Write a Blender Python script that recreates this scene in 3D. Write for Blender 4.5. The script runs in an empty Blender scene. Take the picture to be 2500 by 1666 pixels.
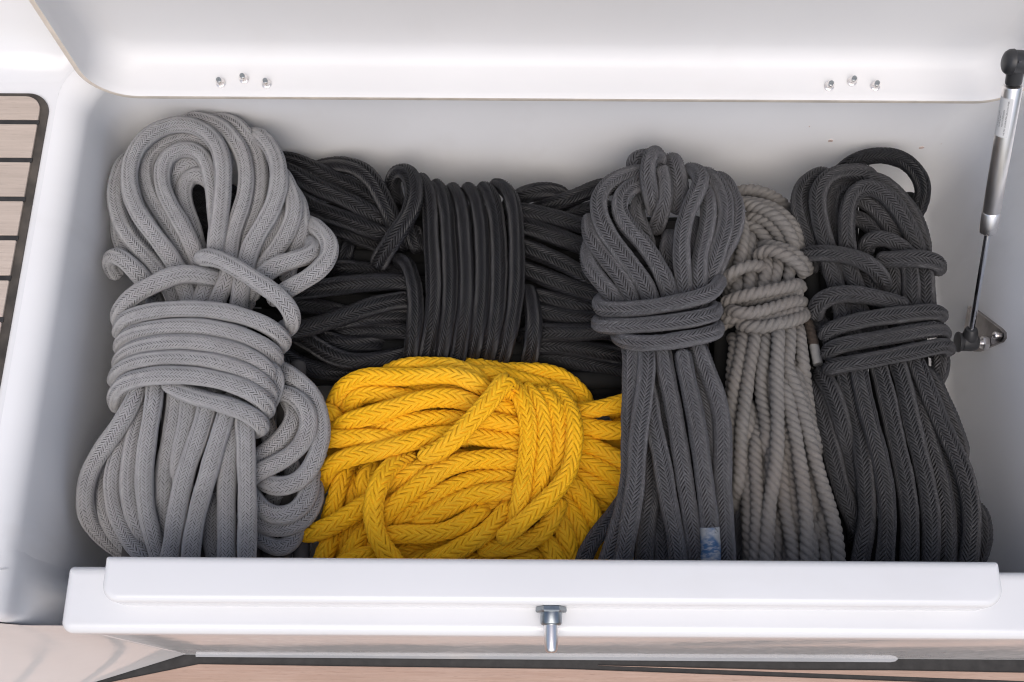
import bpy, bmesh, math, random
import numpy as np
from mathutils import Vector, Matrix
random.seed(7); np.random.seed(7)
rad = math.radians
SC = bpy.context.scene
COL = SC.collection

# ------------------------------------------------------------------ camera
FOC = 2617.0                       # focal length in photo pixels (2500 wide)
PITCH, ROLL = rad(20), rad(0.35)
CAM = np.array([0.0, -0.4446, 1.2216])
cd = bpy.data.cameras.new('camera'); cam = bpy.data.objects.new('camera', cd); COL.objects.link(cam)
Rm = Matrix.Rotation(PITCH, 4, 'X') @ Matrix.Rotation(ROLL, 4, 'Z')
cam.matrix_world = Matrix.Translation(Vector(CAM)) @ Rm
cd.sensor_width = 36.0; cd.lens = FOC / 2500 * 36.0; cd.clip_start = 0.05; cd.clip_end = 200
SC.camera = cam
SC.render.resolution_x, SC.render.resolution_y = 1024, 682

# ------------------------------------------------------------------ light
SUN_AZ, SUN_EL = rad(179), rad(57)          # azimuth clockwise from +Y (towards the back of the locker)
world = bpy.data.worlds.new('World'); SC.world = world; world.use_nodes = True
nt = world.node_tree; bg = nt.nodes['Background']
sky = nt.nodes.new('ShaderNodeTexSky'); sky.sky_type = 'NISHITA'; sky.sun_disc = False
sky.sun_elevation = SUN_EL; sky.sun_rotation = SUN_AZ
sky.air_density = 1.0; sky.dust_density = 4.0; sky.ozone_density = 1.0
nt.links.new(sky.outputs[0], bg.inputs[0]); bg.inputs[1].default_value = 0.15
sd = bpy.data.lights.new('sun', 'SUN'); sd.energy = 1.35; sd.angle = rad(52); sd.color = (1.0, 0.97, 0.93)
sun = bpy.data.objects.new('sun', sd); COL.objects.link(sun)
sdir = Vector((math.sin(SUN_AZ) * math.cos(SUN_EL), math.cos(SUN_AZ) * math.cos(SUN_EL), math.sin(SUN_EL)))
sun.rotation_euler = (-sdir).to_track_quat('-Z', 'Y').to_euler(); sun.location = sdir * 5
SC.view_settings.view_transform = 'Standard'; SC.view_settings.look = 'None'
SC.view_settings.exposure = -0.09; SC.view_settings.gamma = 1.0
SC.render.engine = 'CYCLES'
SC.cycles.filter_width = 1.15; SC.cycles.use_denoising = True
SC.cycles.max_bounces = 8; SC.cycles.diffuse_bounces = 4; SC.cycles.use_adaptive_sampling = False; SC.cycles.sample_clamp_indirect = 4

# ------------------------------------------------------------------ pixel -> place
RM3 = np.array(Rm.to_3x3())
def ray(u, v):
    return RM3 @ np.array([(u - 1250) / FOC, -(v - 833) / FOC, -1.0])
def at(u, v, z=0.0):
    d = ray(u, v); return CAM + d * (z - CAM[2]) / d[2]
def atY(u, v, y):
    d = ray(u, v); return CAM + d * (y - CAM[1]) / d[1]
def atX(u, v, x):
    d = ray(u, v); return CAM + d * (x - CAM[0]) / d[0]

# ------------------------------------------------------------------ object helpers
def tag(o, label=None, cat=None, group=None, kind=None):
    if label: o['label'] = label
    if cat: o['category'] = cat
    if group: o['group'] = group
    if kind: o['kind'] = kind
    return o
def thing(name, loc, label=None, cat=None, group=None, kind=None):
    o = bpy.data.objects.new(name, None); COL.objects.link(o); o.location = Vector(loc)
    o.empty_display_size = 0.02
    o['org'] = [float(c) for c in loc]
    return tag(o, label, cat, group, kind)
def origin(p):
    return np.array(p['org']) if p is not None and 'org' in p.keys() else np.zeros(3)
def mesh(name, verts, faces, mat, parent=None, smooth=True, uvs=None):
    org = origin(parent)
    me = bpy.data.meshes.new(name)
    v = np.asarray(verts, dtype=float) - org
    me.from_pydata(v.tolist(), [], [tuple(int(i) for i in f) for f in faces])
    me.update()
    if smooth: me.polygons.foreach_set('use_smooth', [True] * len(me.polygons))
    o = bpy.data.objects.new(name, me); COL.objects.link(o)
    if mat: me.materials.append(mat)
    if parent is not None:
        o.parent = parent; o['org'] = [float(c) for c in org]
    return o
def fix_normals(o):
    bm = bmesh.new(); bm.from_mesh(o.data); bmesh.ops.remove_doubles(bm, verts=bm.verts, dist=1e-6)
    bmesh.ops.recalc_face_normals(bm, faces=bm.faces); bm.to_mesh(o.data); bm.free()
def loft(name, rings, mat, parent=None, cap0=False, cap1=False, closed=True, smooth=True):
    n = len(rings[0]); V = np.concatenate([np.asarray(r, float) for r in rings]); F = []
    for k in range(len(rings) - 1):
        for i in range(n if closed else n - 1):
            j = (i + 1) % n
            F.append((k * n + i, k * n + j, (k + 1) * n + j, (k + 1) * n + i))
    if cap0: F.append(tuple(range(n))[::-1])
    if cap1: F.append(tuple(range((len(rings) - 1) * n, len(rings) * n)))
    o = mesh(name, V, F, mat, parent, smooth)
    fix_normals(o)
    return o
def frame(ax):
    ax = np.asarray(ax, float); ax = ax / np.linalg.norm(ax)
    a = np.array([0, 0, 1.0]) if abs(ax[2]) < .9 else np.array([1.0, 0, 0])
    e1 = np.cross(a, ax); e1 /= np.linalg.norm(e1); e2 = np.cross(ax, e1)
    return ax, e1, e2
def lathe(name, p0, ax, prof, mat, parent=None, seg=32, smooth=True, sides=None):
    ax, e1, e2 = frame(ax); n = sides or seg
    th = np.arange(n) * 2 * math.pi / n
    rings = [np.asarray(p0) + ax * t + r * (np.cos(th)[:, None] * e1 + np.sin(th)[:, None] * e2) for t, r in prof]
    o = loft(name, rings, mat, parent, True, True, True, smooth and not sides)
    if smooth and not sides:
        autosmooth(o, 40)
    return o
def autosmooth(o, deg):
    me = o.data; bm = bmesh.new(); bm.from_mesh(me)
    for e in bm.edges:
        if len(e.link_faces) == 2 and e.calc_face_angle(0) > rad(deg): e.smooth = False
    for f in bm.faces: f.smooth = True
    bm.to_mesh(me); bm.free()
def bevel(o, w, seg=4, ang=30):
    m = o.modifiers.new('bevel', 'BEVEL'); m.width = w; m.segments = seg; m.limit_method = 'ANGLE'; m.angle_limit = rad(ang)
    m.harden_normals = False
    return m
def rrect(x0, x1, y0, y1, r, seg=8):
    """rounded rectangle, counter-clockwise; r one radius or four (x1y0, x1y1, x0y1, x0y0)"""
    rs = r if isinstance(r, (tuple, list)) else (r,) * 4
    out = []
    for (cx, cy, a0), q in zip(((x1, y0, -90), (x1, y1, 0), (x0, y1, 90), (x0, y0, 180)), rs):
        sx = -1 if cx == x1 else 1; sy = 1 if cy == y0 else -1
        for k in range(seg + 1):
            a = rad(a0 + 90 * k / seg)
            out.append((cx + sx * q + q * math.cos(a), cy + sy * q + q * math.sin(a)))
    return np.array(out)
def slab(name, x0, x1, y0, y1, r, z0, z1, top_r, mat, parent, seg=8):
    rs = r if isinstance(r, (tuple, list)) else (r,) * 4
    rings = []
    def ring(ins, z):
        p = rrect(x0 + ins, x1 - ins, y0 + ins, y1 - ins, tuple(max(q - ins, .0012) for q in rs), seg)
        return np.column_stack([p, np.full(len(p), z)])
    rings.append(ring(0, z0))
    for k in range(7):
        a = rad(90 * k / 6)
        rings.append(ring(top_r * (1 - math.cos(a)), z1 - top_r + top_r * math.sin(a)))
    o = loft(name, rings, mat, parent, True, True)
    autosmooth(o, 50)
    return o
def prism(name, poly, z0, z1, mat, parent, smooth=False):
    n = len(poly); V = [(x, y, z0) for x, y in poly] + [(x, y, z1) for x, y in poly]
    F = [tuple(range(n))[::-1], tuple(range(n, 2 * n))] + [(i, (i + 1) % n, n + (i + 1) % n, n + i) for i in range(n)]
    o = mesh(name, V, F, mat, parent, smooth); fix_normals(o); return o

# ------------------------------------------------------------------ material helpers
class NT:
    def __init__(s, name):
        s.m = bpy.data.materials.new(name); s.m.use_nodes = True; s.t = s.m.node_tree
        s.b = s.t.nodes['Principled BSDF']
    def n(s, typ, **kw):
        x = s.t.nodes.new(typ)
        for k, v in kw.items():
            if k in ('op',): x.operation = v
            else: setattr(x, k, v)
        return x
    def l(s, a, b): s.t.links.new(a, b)
    def math(s, op, a, b=None, c=None, clamp=False):
        x = s.n('ShaderNodeMath', operation=op); x.use_clamp = clamp
        for i, q in enumerate((a, b, c)):
            if q is None: continue
            if isinstance(q, (int, float)): x.inputs[i].default_value = q
            else: s.l(q, x.inputs[i])
        return x.outputs[0]
    def noise(s, scale, detail=3, rough=.5, vec=None, dim='3D'):
        x = s.n('ShaderNodeTexNoise', noise_dimensions=dim); x.inputs['Scale'].default_value = scale
        x.inputs['Detail'].default_value = detail; x.inputs['Roughness'].default_value = rough
        if vec is not None: s.l(vec, x.inputs['Vector'])
        return x.outputs['Fac']
    def obj(s): return s.n('ShaderNodeTexCoord').outputs['Object']
    def geo(s): return s.n('ShaderNodeNewGeometry').outputs['Position']
    def maprange(s, v, a, b, c, d):
        x = s.n('ShaderNodeMapRange'); s.l(v, x.inputs[0])
        for i, q in zip((1, 2, 3, 4), (a, b, c, d)): x.inputs[i].default_value = q
        return x.outputs[0]
    def mix(s, f, a, b, blend='MIX'):
        x = s.n('ShaderNodeMix', data_type='RGBA', blend_type=blend)
        if isinstance(f, (int, float)): x.inputs[0].default_value = f
        else: s.l(f, x.inputs[0])
        for i, q in ((6, a), (7, b)):
            if isinstance(q, (tuple, list)): x.inputs[i].default_value = (*q[:3], 1)
            else: s.l(q, x.inputs[i])
        return x.outputs[2]
    def vscale(s, v, sc):
        x = s.n('ShaderNodeMapping'); s.l(v, x.inputs[0]); x.inputs['Scale'].default_value = sc; return x.outputs[0]
    def set(s, **kw):
        for k, v in kw.items():
            i = s.b.inputs[k.replace('_', ' ')]
            if isinstance(v, (tuple, list)): i.default_value = (*v[:3], 1) if len(i.default_value) == 4 else v
            elif isinstance(v, (int, float)): i.default_value = v
            else: s.l(v, i)
        return s
    def bump(s, h, strength=.5, dist=.001, prev=None):
        x = s.n('ShaderNodeBump'); x.inputs['Strength'].default_value = strength; x.inputs['Distance'].default_value = dist
        s.l(h, x.inputs['Height'])
        if prev is not None: s.l(prev, x.inputs['Normal'])
        s.l(x.outputs[0], s.b.inputs['Normal']); return x.outputs[0]

def gelcoat(name, base=(.80, .80, .80), rough=.14, specks=.5, coat=.0, wear=.05):
    n = NT(name); p = n.geo()
    big = n.noise(3.0, 3, .5, p); fine = n.noise(60, 3, .6, p)
    c = n.mix(n.maprange(big, .35, .7, 0, 1), base, tuple(b * (1 - wear) for b in base))
    if specks > 0:
        v = n.n('ShaderNodeTexVoronoi'); n.l(p, v.inputs['Vector']); v.inputs['Scale'].default_value = 24
        wn = n.n('ShaderNodeSeparateColor'); n.l(v.outputs['Color'], wn.inputs[0])
        pick = n.math('GREATER_THAN', wn.outputs[0], 1 - .16 * specks)
        size = n.math('MULTIPLY', wn.outputs[1], .06)
        dot = n.math('MULTIPLY', n.math('LESS_THAN', v.outputs['Distance'], size), pick)
        c = n.mix(n.math('MULTIPLY', dot, .55), c, (.22, .20, .19))
    sm = n.noise(1, 4, .65, n.vscale(p, (5, 9, 3.5)))                   # faint rub marks and water stains
    c = n.mix(n.maprange(sm, .56, .74, 0, wear * 1.6), c, (.50, .46, .41))
    r = n.math('ADD', n.maprange(fine, .3, .75, rough, rough + .09), n.maprange(sm, .5, .7, 0, .10))
    n.set(Base_Color=c, Roughness=r, IOR=1.5)
    n.bump(n.noise(14, 2, .5, p), .06, .004)
    return n.m
def plain(name, col, rough=.5, metal=0, var=.12, scale=40, bump=0):
    n = NT(name); p = n.obj(); f = n.noise(scale, 4, .6, p)
    c = n.mix(n.maprange(f, .3, .7, 0, 1), tuple(x * (1 - var) for x in col), tuple(min(1, x * (1 + var)) for x in col))
    n.set(Base_Color=c, Roughness=n.maprange(f, .3, .7, max(.02, rough - .05), rough + .06), Metallic=metal)
    if bump: n.bump(f, bump, .0008)
    return n.m

M = {}
M['gel'] = gelcoat('gelcoat_white', (.76, .765, .78), .08, .9)
M['gel_in'] = gelcoat('gelcoat_locker_inside', (.82, .825, .84), .36, .6, wear=.09)
M['gel_lid'] = gelcoat('gelcoat_lid_inside', (.71, .71, .72), .45, .45)
M['gloss'] = gelcoat('gelcoat_polished', (.78, .78, .785), .025, .6)
M['cut'] = plain('raw_laminate_edge', (.70, .63, .55), .7, 0, .14, 30, .3)
M['steel'] = plain('brushed_steel', (.88, .85, .83), .31, 1, .02, 30)
M['chrome'] = plain('chromed_rod', (.78, .79, .83), .07, 1, .02, 50)
M['tinsteel'] = plain('tarnished_plate', (.38, .35, .33), .24, 1, .45, 22)
M['zinc'] = plain('dull_zinc', (.33, .36, .38), .34, 1, .2, 60)
M['blackp'] = plain('black_plastic', (.028, .029, .032), .42, 0, .2, 50)
M['ink'] = plain('label_ink', (.05, .05, .06), .6)
M['sticker'] = plain('label_paper', (.62, .63, .64), .45, 0, .03)
M['gel_dirty_shade'] = gelcoat('gelcoat_grimy_shaded', (.38, .39, .41), .3, 1.5, wear=.3)  # foot strip: some grime, the rest of the grey is shade put into the colour
M['chip'] = plain('chipped_gelcoat', (.62, .50, .46), .7, 0, .2, 200)
M['caulk'] = plain('deck_caulk', (.022, .021, .021), .55, 0, .5, 60, .25)
M['caulk_brown'] = plain('weathered_caulk', (.065, .055, .045), .6, 0, .5, 25, .3)
def teak(name, a, b):
    n = NT(name); p = n.geo()
    g = n.noise(1, 6, .65, n.vscale(p, (14, 420, 60))); g2 = n.noise(1, 4, .6, n.vscale(p, (5, 60, 20)))
    pore = n.noise(1, 2, .5, n.vscale(p, (50, 1100, 60)))
    c = n.mix(n.maprange(g, .3, .7, 0, 1), a, b)
    c = n.mix(n.maprange(g2, .35, .7, 0, .5), c, tuple(x * .78 for x in a))
    c = n.mix(n.maprange(pore, .62, .72, 0, .45), c, tuple(x * .45 for x in a))
    oi = n.n('ShaderNodeObjectInfo')
    c = n.mix(n.maprange(oi.outputs['Random'], 0, 1, 0, .3), c, tuple(x * .62 for x in a))
    n.set(Base_Color=c, Roughness=.72); n.bump(g, .35, .0008); return n.m
M['teak'] = teak('weathered_teak', (.50, .415, .355), (.62, .53, .46))
M['teak_deck'] = teak('deck_teak', (.40, .27, .21), (.48, .35, .29))

def rope_mat(name, col, kind='braid', dark=.72, yarns=3, rough=.7, sheen=.1, spec=.3, tint=None, bstr=.7, var=.3, stain=None, wear=0):
    """uv of a braided strand: x = strand number + place across it, y = place along it; laid rope: x round the rope, y along it"""
    n = NT(name)
    uv = n.n('ShaderNodeUVMap'); uv.uv_map = 'UVMap'
    sp = n.n('ShaderNodeSeparateXYZ'); n.l(uv.outputs[0], sp.inputs[0]); x, y = sp.outputs[0], sp.outputs[1]
    ph = n.math('ADD', y, x) if kind == 'laid' else x
    f = n.math('FRACT', ph); idx = n.math('FLOOR', ph)
    yarn = n.math('ABSOLUTE', n.math('SINE', n.math('MULTIPLY', f, math.pi * yarns)))
    cv = n.n('ShaderNodeCombineXYZ'); n.l(idx, cv.inputs[0])
    oi = n.n('ShaderNodeObjectInfo'); n.l(oi.outputs['Random'], cv.inputs[2])
    wn = n.n('ShaderNodeTexWhiteNoise', noise_dimensions='3D'); n.l(cv.outputs[0], wn.inputs[0])
    fv = n.n('ShaderNodeCombineXYZ'); n.l(n.math('MULTIPLY', f, 14.0), fv.inputs[0]); n.l(n.math('MULTIPLY', y, 1.6 if kind == 'braid' else 4.0), fv.inputs[1]); n.l(idx, fv.inputs[2])
    fibre = n.noise(1.0, 3, .6, fv.outputs[0])
    dirt = n.noise(22, 4, .6, n.geo()); big = n.noise(7, 3, .6, n.geo())
    base = n.mix(n.maprange(fibre, .25, .75, 0, 1), tuple(q * dark for q in col), tuple(min(1, q * 1.18) for q in col))
    base = n.mix(n.maprange(wn.outputs[0], 0, 1, 0, var), base, tuple(q * .5 for q in col))
    base = n.mix(n.maprange(dirt, .45, .75, 0, .4), base, tint or tuple(q * .55 for q in col))
    base = n.mix(n.maprange(big, .5, .72, 0, .35), base, stain or tuple(min(1, q * 1.35) for q in col))
    if wear:      # fibres rubbed pale along the strands
        f2 = n.n('ShaderNodeCombineXYZ'); n.l(n.math('MULTIPLY', f, 6.0), f2.inputs[0]); n.l(n.math('MULTIPLY', y, 2.2), f2.inputs[1]); n.l(n.math('MULTIPLY', idx, 1.7), f2.inputs[2])
        base = n.mix(n.maprange(n.noise(1.0, 2, .5, f2.outputs[0]), .5, .68, 0, wear), base, tuple(min(1, q * 3.2 + .01) for q in col))
    n.set(Base_Color=base, Roughness=rough, Sheen_Weight=sheen, Sheen_Roughness=.5, Specular_IOR_Level=spec)
    h = n.math('ADD', n.math('MULTIPLY', yarn, .6), n.math('MULTIPLY', fibre, .5))
    n.bump(h, bstr, .0007)
    return n.m
M['r_grey'] = rope_mat('rope_light_grey', (.375, .375, .385), yarns=2, sheen=.05, stain=(.36, .335, .33))
M['r_black'] = rope_mat('rope_black', (.0105, .0105, .0128), yarns=3, rough=.42, sheen=.0, spec=.5, bstr=1.0, var=.6, wear=.75)
M['r_char'] = rope_mat('rope_charcoal', (.092, .092, .100), wear=.35, var=.45, yarns=3, sheen=.04, rough=.62)
M['r_dark'] = rope_mat('rope_dark_grey', (.044, .0435, .0465), wear=.45, var=.5, yarns=3, sheen=.02, rough=.58)
M['r_yel'] = rope_mat('rope_yellow', (.87, .465, .008), yarns=3, dark=.88, sheen=.02, tint=(.72, .36, .02), bstr=.6, var=.1, stain=(.86, .56, .05))
M['r_beige'] = rope_mat('rope_beige', (.180, .170, .160), kind='laid', yarns=5, dark=.72, sheen=.05, bstr=.6, var=.15, stain=(.17, .14, .12))
M['r_brown'] = rope_mat('rope_brown', (.10, .078, .066), kind='laid', yarns=5, dark=.75, bstr=.6)
# ================================================================== the locker
def smooth01(t): t = max(0., min(1., t)); return t * t * (3 - 2 * t)
RX0, RX1, RY0, RY1 = -.570, .688, -.272, .392        # rim of the opening
DRAFT = .085
locker = thing('boat_locker', (0, 0, -.40), 'white moulded cockpit locker standing open and filled with coiled ropes', 'locker')
rings = []
def front_pts(p):
    yf = p[-1][1]
    p = np.vstack([p] + [[(max(p[-1][0] + q * .2, RX0 + q), yf)] for q in (.002, .006, .010, .066, .084)])
    out = []
    for i in range(len(p)):
        a, b = p[i], p[(i + 1) % len(p)]; out.append(a)
        if np.linalg.norm(b - a) > .1:
            for t in (.03, .08, .25, .5, .75, .92, .97): out.append(a + (b - a) * t)
    return np.array(out)
def sill_z(x, y, a=math.pi / 2):
    """top of the tub wall: rim height, cut down behind the sill and, further, across the slot at the left"""
    r = .014 + .020 * smooth01((RX0 + .07 - x) / .07)
    return -r * (1 - math.cos(a)) - (.062 + .2 * smooth01((-.49 - x) / .01)) * smooth01((RY0 + .024 - y) / .024) * smooth01((x - RX0 + .004) / .012)
def tub_ring(ins, z, extra_r=0):
    r = max(.055 - ins * .6 + extra_r, .02); rf = max(r - .03, .012)
    p = front_pts(rrect(RX0 + min(ins * .25, .02), RX1 - ins, RY0 + ins * .05, RY1 - ins * .9, (rf, r, r, .0015), 10))
    return np.array([(x, y, min(z, sill_z(x, y) - .0004 * (1 + ins * 50)) if z > -.28 else z) for x, y in p])
def rim_ring(a):
    p = front_pts(rrect(RX0 - .032 * (1 - math.sin(a)), RX1 + .014 * (1 - math.sin(a)), RY0 - .012 * (1 - math.sin(a)), RY1 + .014 * (1 - math.sin(a)), (.025, .06, .07, .003), 10))
    return np.array([(x, y, sill_z(x, y, a)) for x, y in p])
for k in range(9): rings.append(rim_ring(rad(90 * k / 8)))
for z_ in (-.06, -.12, -.18, -.24, -.30): rings.append(tub_ring(DRAFT * abs(z_), z_))
for k in range(1, 7):
    a = rad(90 * k / 6); rings.append(tub_ring(DRAFT * .30 + .05 * (1 - math.cos(a)), -.30 - .05 * math.sin(a), .01))
loft('tub', rings, M['gel_in'], locker, False, True)

# side deck and seat mouldings round the opening (left, right, back)
FRONT_L = -.331
yz = [(.46, -.0002)] + [(FRONT_L + .011 * (1 - math.sin(rad(q))), -.0002 - .011 * (1 - math.cos(rad(q)))) for q in range(0, 91, 15)] + [(FRONT_L, -.30), (.46, -.30)]
n_ = len(yz); V = [(-1.6, y, z) for y, z in yz] + [(-.602, y, z) for y, z in yz]
F = [(i, (i + 1) % n_, n_ + (i + 1) % n_, n_ + i) for i in range(n_)] + [tuple(range(n_)), tuple(range(n_, 2 * n_))[::-1]]
left = mesh('left_seat_moulding', V, F, M['gel'], locker); fix_normals(left); autosmooth(left, 35)
# the left wall runs on past the sill, leaving a slot, and rolls over the front edge
sec = [(-.610, -.0002, 0, 1), (-.602, -.0002, 0, 1)]
for q in range(10, 91, 10):
    s_ = math.sin(rad(q)); c_ = math.cos(rad(q)); sec.append((-.602 + .032 * s_, -.034 * (1 - c_), s_, c_))
for z in (-.045, -.058, -.072, -.088, -.104, -.12, -.135, -.15, -.20, -.26): sec.append((RX0 + .25 * DRAFT * abs(z), z, 1, 0))
V = []; F = []
for x, z, nx_, nz_ in sec:
    xs_ = max(x, -.570 + .030 * smooth01((-.036 - z) / .12)) if z < -.034 else x
    for yy_, ins in [(-.240, .0012), (-.250, .0006)] + [(q, -.0001) for q in (-.256, -.262, -.267, -.272, -.277, -.282, -.288, -.295, -.303)] + [(FRONT_L + .011 * (1 - math.sin(rad(q))), .011 * (1 - math.cos(rad(q)))) for q in range(0, 91, 15)]:
        w_ = smooth01((-.256 - yy_) / .042)
        V.append((x + (xs_ - x) * w_ - nx_ * ins, yy_, z - nz_ * ins))
nr = 18
for i in range(len(sec) - 1):
    for k in range(nr - 1): F.append((i * nr + k, (i + 1) * nr + k, (i + 1) * nr + k + 1, i * nr + k + 1))
mesh('side_wall_end', V, F, M['gel_in'], locker)
prism('right_seat_moulding', [(RX1 + .012, -.28), (1.5, -.28), (1.5, .46), (RX1 + .012, .46)], -.3, -.0007, M['gel'], locker)
prism('back_margin', [(RX0 - .03, RY1 + .010), (RX1 + .0119, RY1 + .010), (RX1 + .0119, .459), (RX0 - .03, .459)], -.05, -.0010, M['gel'], locker)

# the deck round the two rounded back corners of the opening
for cx_, cy_, r_, a0_, kx in ((RX0 - .032 + .07, RY1 + .014 - .07, .07, 90, RX0 - .034), (RX1 + .014 - .06, RY1 + .014 - .06, .06, 0, RX1 + .016)):
    arc = [(cx_ + (r_ + .0002) * math.cos(rad(a0_ + 90 * t / 12)), cy_ + (r_ + .0002) * math.sin(rad(a0_ + 90 * t / 12))) for t in range(13)]
    if a0_ == 90: poly = [(arc[0][0], RY1 + .016)] + arc + [(kx, arc[-1][1]), (kx, RY1 + .016)]
    else: poly = [(kx, arc[0][1])] + arc + [(arc[-1][0], RY1 + .016), (kx, RY1 + .016)]
    prism('corner_margin', poly, -.02, -.00025, M['gel'], locker)
# two-tier front sill
low = slab('lower_sill', -.511, 1.25, -.343, -.268, (.012, .003, .006, .014), -.058, -.029, .011, M['gel'], locker)
up = slab('upper_sill', -.4545, .548, -.313, -.2625, (.022, .004, .003, .020), -.034, .011, .0085, M['gel'], locker)
# front face, leaning in slightly towards the deck, with its cove
DECK = -.525
prof = [(-.3350, -.045), (-.3350, -.20), (-.3348, -.40), (-.3346, DECK + .02), (-.3345, DECK + .006), (-.3350, DECK - .003)]
V = []; F = []
xs = np.concatenate([np.linspace(-.508, .30, 14), np.linspace(.34, 1.25, 14)])
def front_bulge(x): return 0.0
for x in xs:
    for y, z in prof: V.append((x, y, z))
m = len(prof)
for i in range(len(xs) - 1):
    for k in range(m - 1): F.append((i * m + k, (i + 1) * m + k, (i + 1) * m + k + 1, i * m + k + 1))
mesh('front_panel', V, F, M['gloss'], locker)
# left face turns towards the cockpit
bl = at(240, 1664, DECK); 
c0 = np.array([-.508, -.3352, -.03]); c1 = np.array([-.508, -.3346, DECK + .004])
d0 = np.array([-.85, -.336, -.012]); d1 = c1 + (np.array([bl[0], bl[1], DECK + .004]) - c1) * 3.0
V = []; F = []
for i in range(31):
    t = i / 30
    a = c0 + (d0 - c0) * t; b = c1 + (d1 - c1) * t
    a[0] = c0[0] + (d0[0] - c0[0]) * t; a[1] = -.3326; a[2] = -.010 - .050 * smooth01((a[0] + .603) / .045)
    for k in range(31):
        q = a + (b - a) * k / 30; V.append(q)
for i in range(30):
    for k in range(30): F.append((i * 31 + k, (i + 1) * 31 + k, (i + 1) * 31 + k + 1, i * 31 + k + 1))
mesh('left_face', V, F, M['gloss'], locker)
# rounded arris between the two faces
ax = c1 - c0; L_ = np.linalg.norm(ax)
lathe('corner_arris', c0 + ax * .06 + np.array([.0006, .0036, 0]), ax, [(0, .0045), (L_ * .93, .0045)], M['gel'], locker, 20)

# chips in the gelcoat of the back and right walls
def wall_y(z): return RY1 - .9 * DRAFT * abs(z)
for (u, v, w, h) in ((2027, 344, 18, 7), (2249, 361, 17, 8), (2300, 353, 14, 8), (1976, 309, 4, 3), (2120, 372, 4, 3)):
    y = .38
    for _ in range(6):
        p = atY(u, v, y); y = wall_y(p[2])
    p[1] = y - .0006
    s = 1.5 / FOC; k = 9
    pts = [(p[0] + w * .5 * s * math.cos(2 * math.pi * i / k) * random.uniform(.6, 1.1), p[1] - .0002 * math.sin(2 * math.pi * i / k), p[2] + h * 1.0 * s * math.sin(2 * math.pi * i / k) * random.uniform(.6, 1.1)) for i in range(k)]
    pts2 = [(a, b + .0012, c) for a, b, c in pts]
    o = mesh('gelcoat_chip', pts + pts2, [tuple(range(k)), tuple(range(k, 2 * k))[::-1]] + [(i, (i + 1) % k, k + (i + 1) % k, k + i) for i in range(k)], M['chip'], locker, False)
    fix_normals(o)

# latch pin standing out of the upper sill
pin = thing('latch_pin', (0, 0, 0)); pin.parent = locker; pin['org'] = [float(c) for c in origin(locker)]
pin.location = (0, 0, 0)
px = at(1346, 1500, -.006)[0]; pz = -.0105; pc = np.array([px, -.3135, pz]); AX = (0, -1, .0)
lathe('hex_nut', pc, (0, -1, 0), [(0, .0172), (.0045, .0176), (.0062, .0160)], M['zinc'], pin, sides=6)
lathe('collar', pc, (0, -1, 0), [(.005, .0121), (.0175, .0121), (.0192, .0112), (.0198, .0098)], M['zinc'], pin, 32)
lathe('pin', pc, (0, -1, 0), [(.018, .0078), (.036, .0078), (.041, .0072), (.0452, .0068), (.0478, .0060), (.0490, .0046), (.0494, .0030), (.0495, .0012)], M['steel'], pin, 32)

# wall bracket of the gas strut
brk = thing('strut_bracket', (0, 0, 0)); brk.parent = locker; brk['org'] = [float(c) for c in origin(locker)]; brk.location = (0, 0, 0)
WX = RX1 - DRAFT * .2 - .001
tri = [atX(u, v, WX) for u, v in ((2372, 748), (2380, 750), (2441, 803), (2448, 812), (2449, 826), (2443, 836), (2396, 859), (2388, 859), (2380, 854), (2366, 800))]
tri = [np.array([0, t[1], t[2]]) for t in tri]
cen = sum(tri) / len(tri); n_ = len(tri)
V = []
for (ins, xx) in ((1.0, WX + .004), (1.0, WX - .0028), (.975, WX - .0038)):
    for t in tri:
        q = cen + (t - cen) * ins; V.append((xx - (abs(q[2]) - .2) * DRAFT, q[1], q[2]))
F = [tuple(range(2 * n_, 3 * n_))]
for r_ in range(2):
    for i in range(n_): F.append((r_ * n_ + i, r_ * n_ + (i + 1) % n_, (r_ + 1) * n_ + (i + 1) % n_, (r_ + 1) * n_ + i))
o = mesh('plate', V, F, M['tinsteel'], brk, False); fix_normals(o)
for (u, v) in ((2429, 819),):
    q = atX(u, v, WX - .004)
    lathe('screw', q, (-1, 0, .08), [(-.004, .0052), (.0, .0052), (.0012, .0048), (.0024, .0034), (.0028, .0018), (.0022, .0016), (.0022, .0004)], M['steel'], brk, 20)
    lathe('screw_recess', q + np.array([-.0024, 0, 0]), (-1, 0, .08), [(0, .0014), (.0006, .0014)], M['blackp'], brk, sides=6)
JL = at(2366, 836, -.192)                              # lower ball joint
st1 = atX(2402, 838, WX - .004)
st1 = np.array([st1[0], JL[1] - .0015, JL[2] + .001])
lathe('stud_nut', st1 + np.array([.001, 0, 0]), (-1, 0, 0), [(0, .0098), (.003, .0102), (.0068, .0102), (.0085, .0088)], M['steel'], brk, sides=6)
lathe('ball_stud', st1 + np.array([-.007, 0, 0]), (-1, 0, 0), [(0, .0046), (.0226, .0046)], M['steel'], brk, 20)

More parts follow.
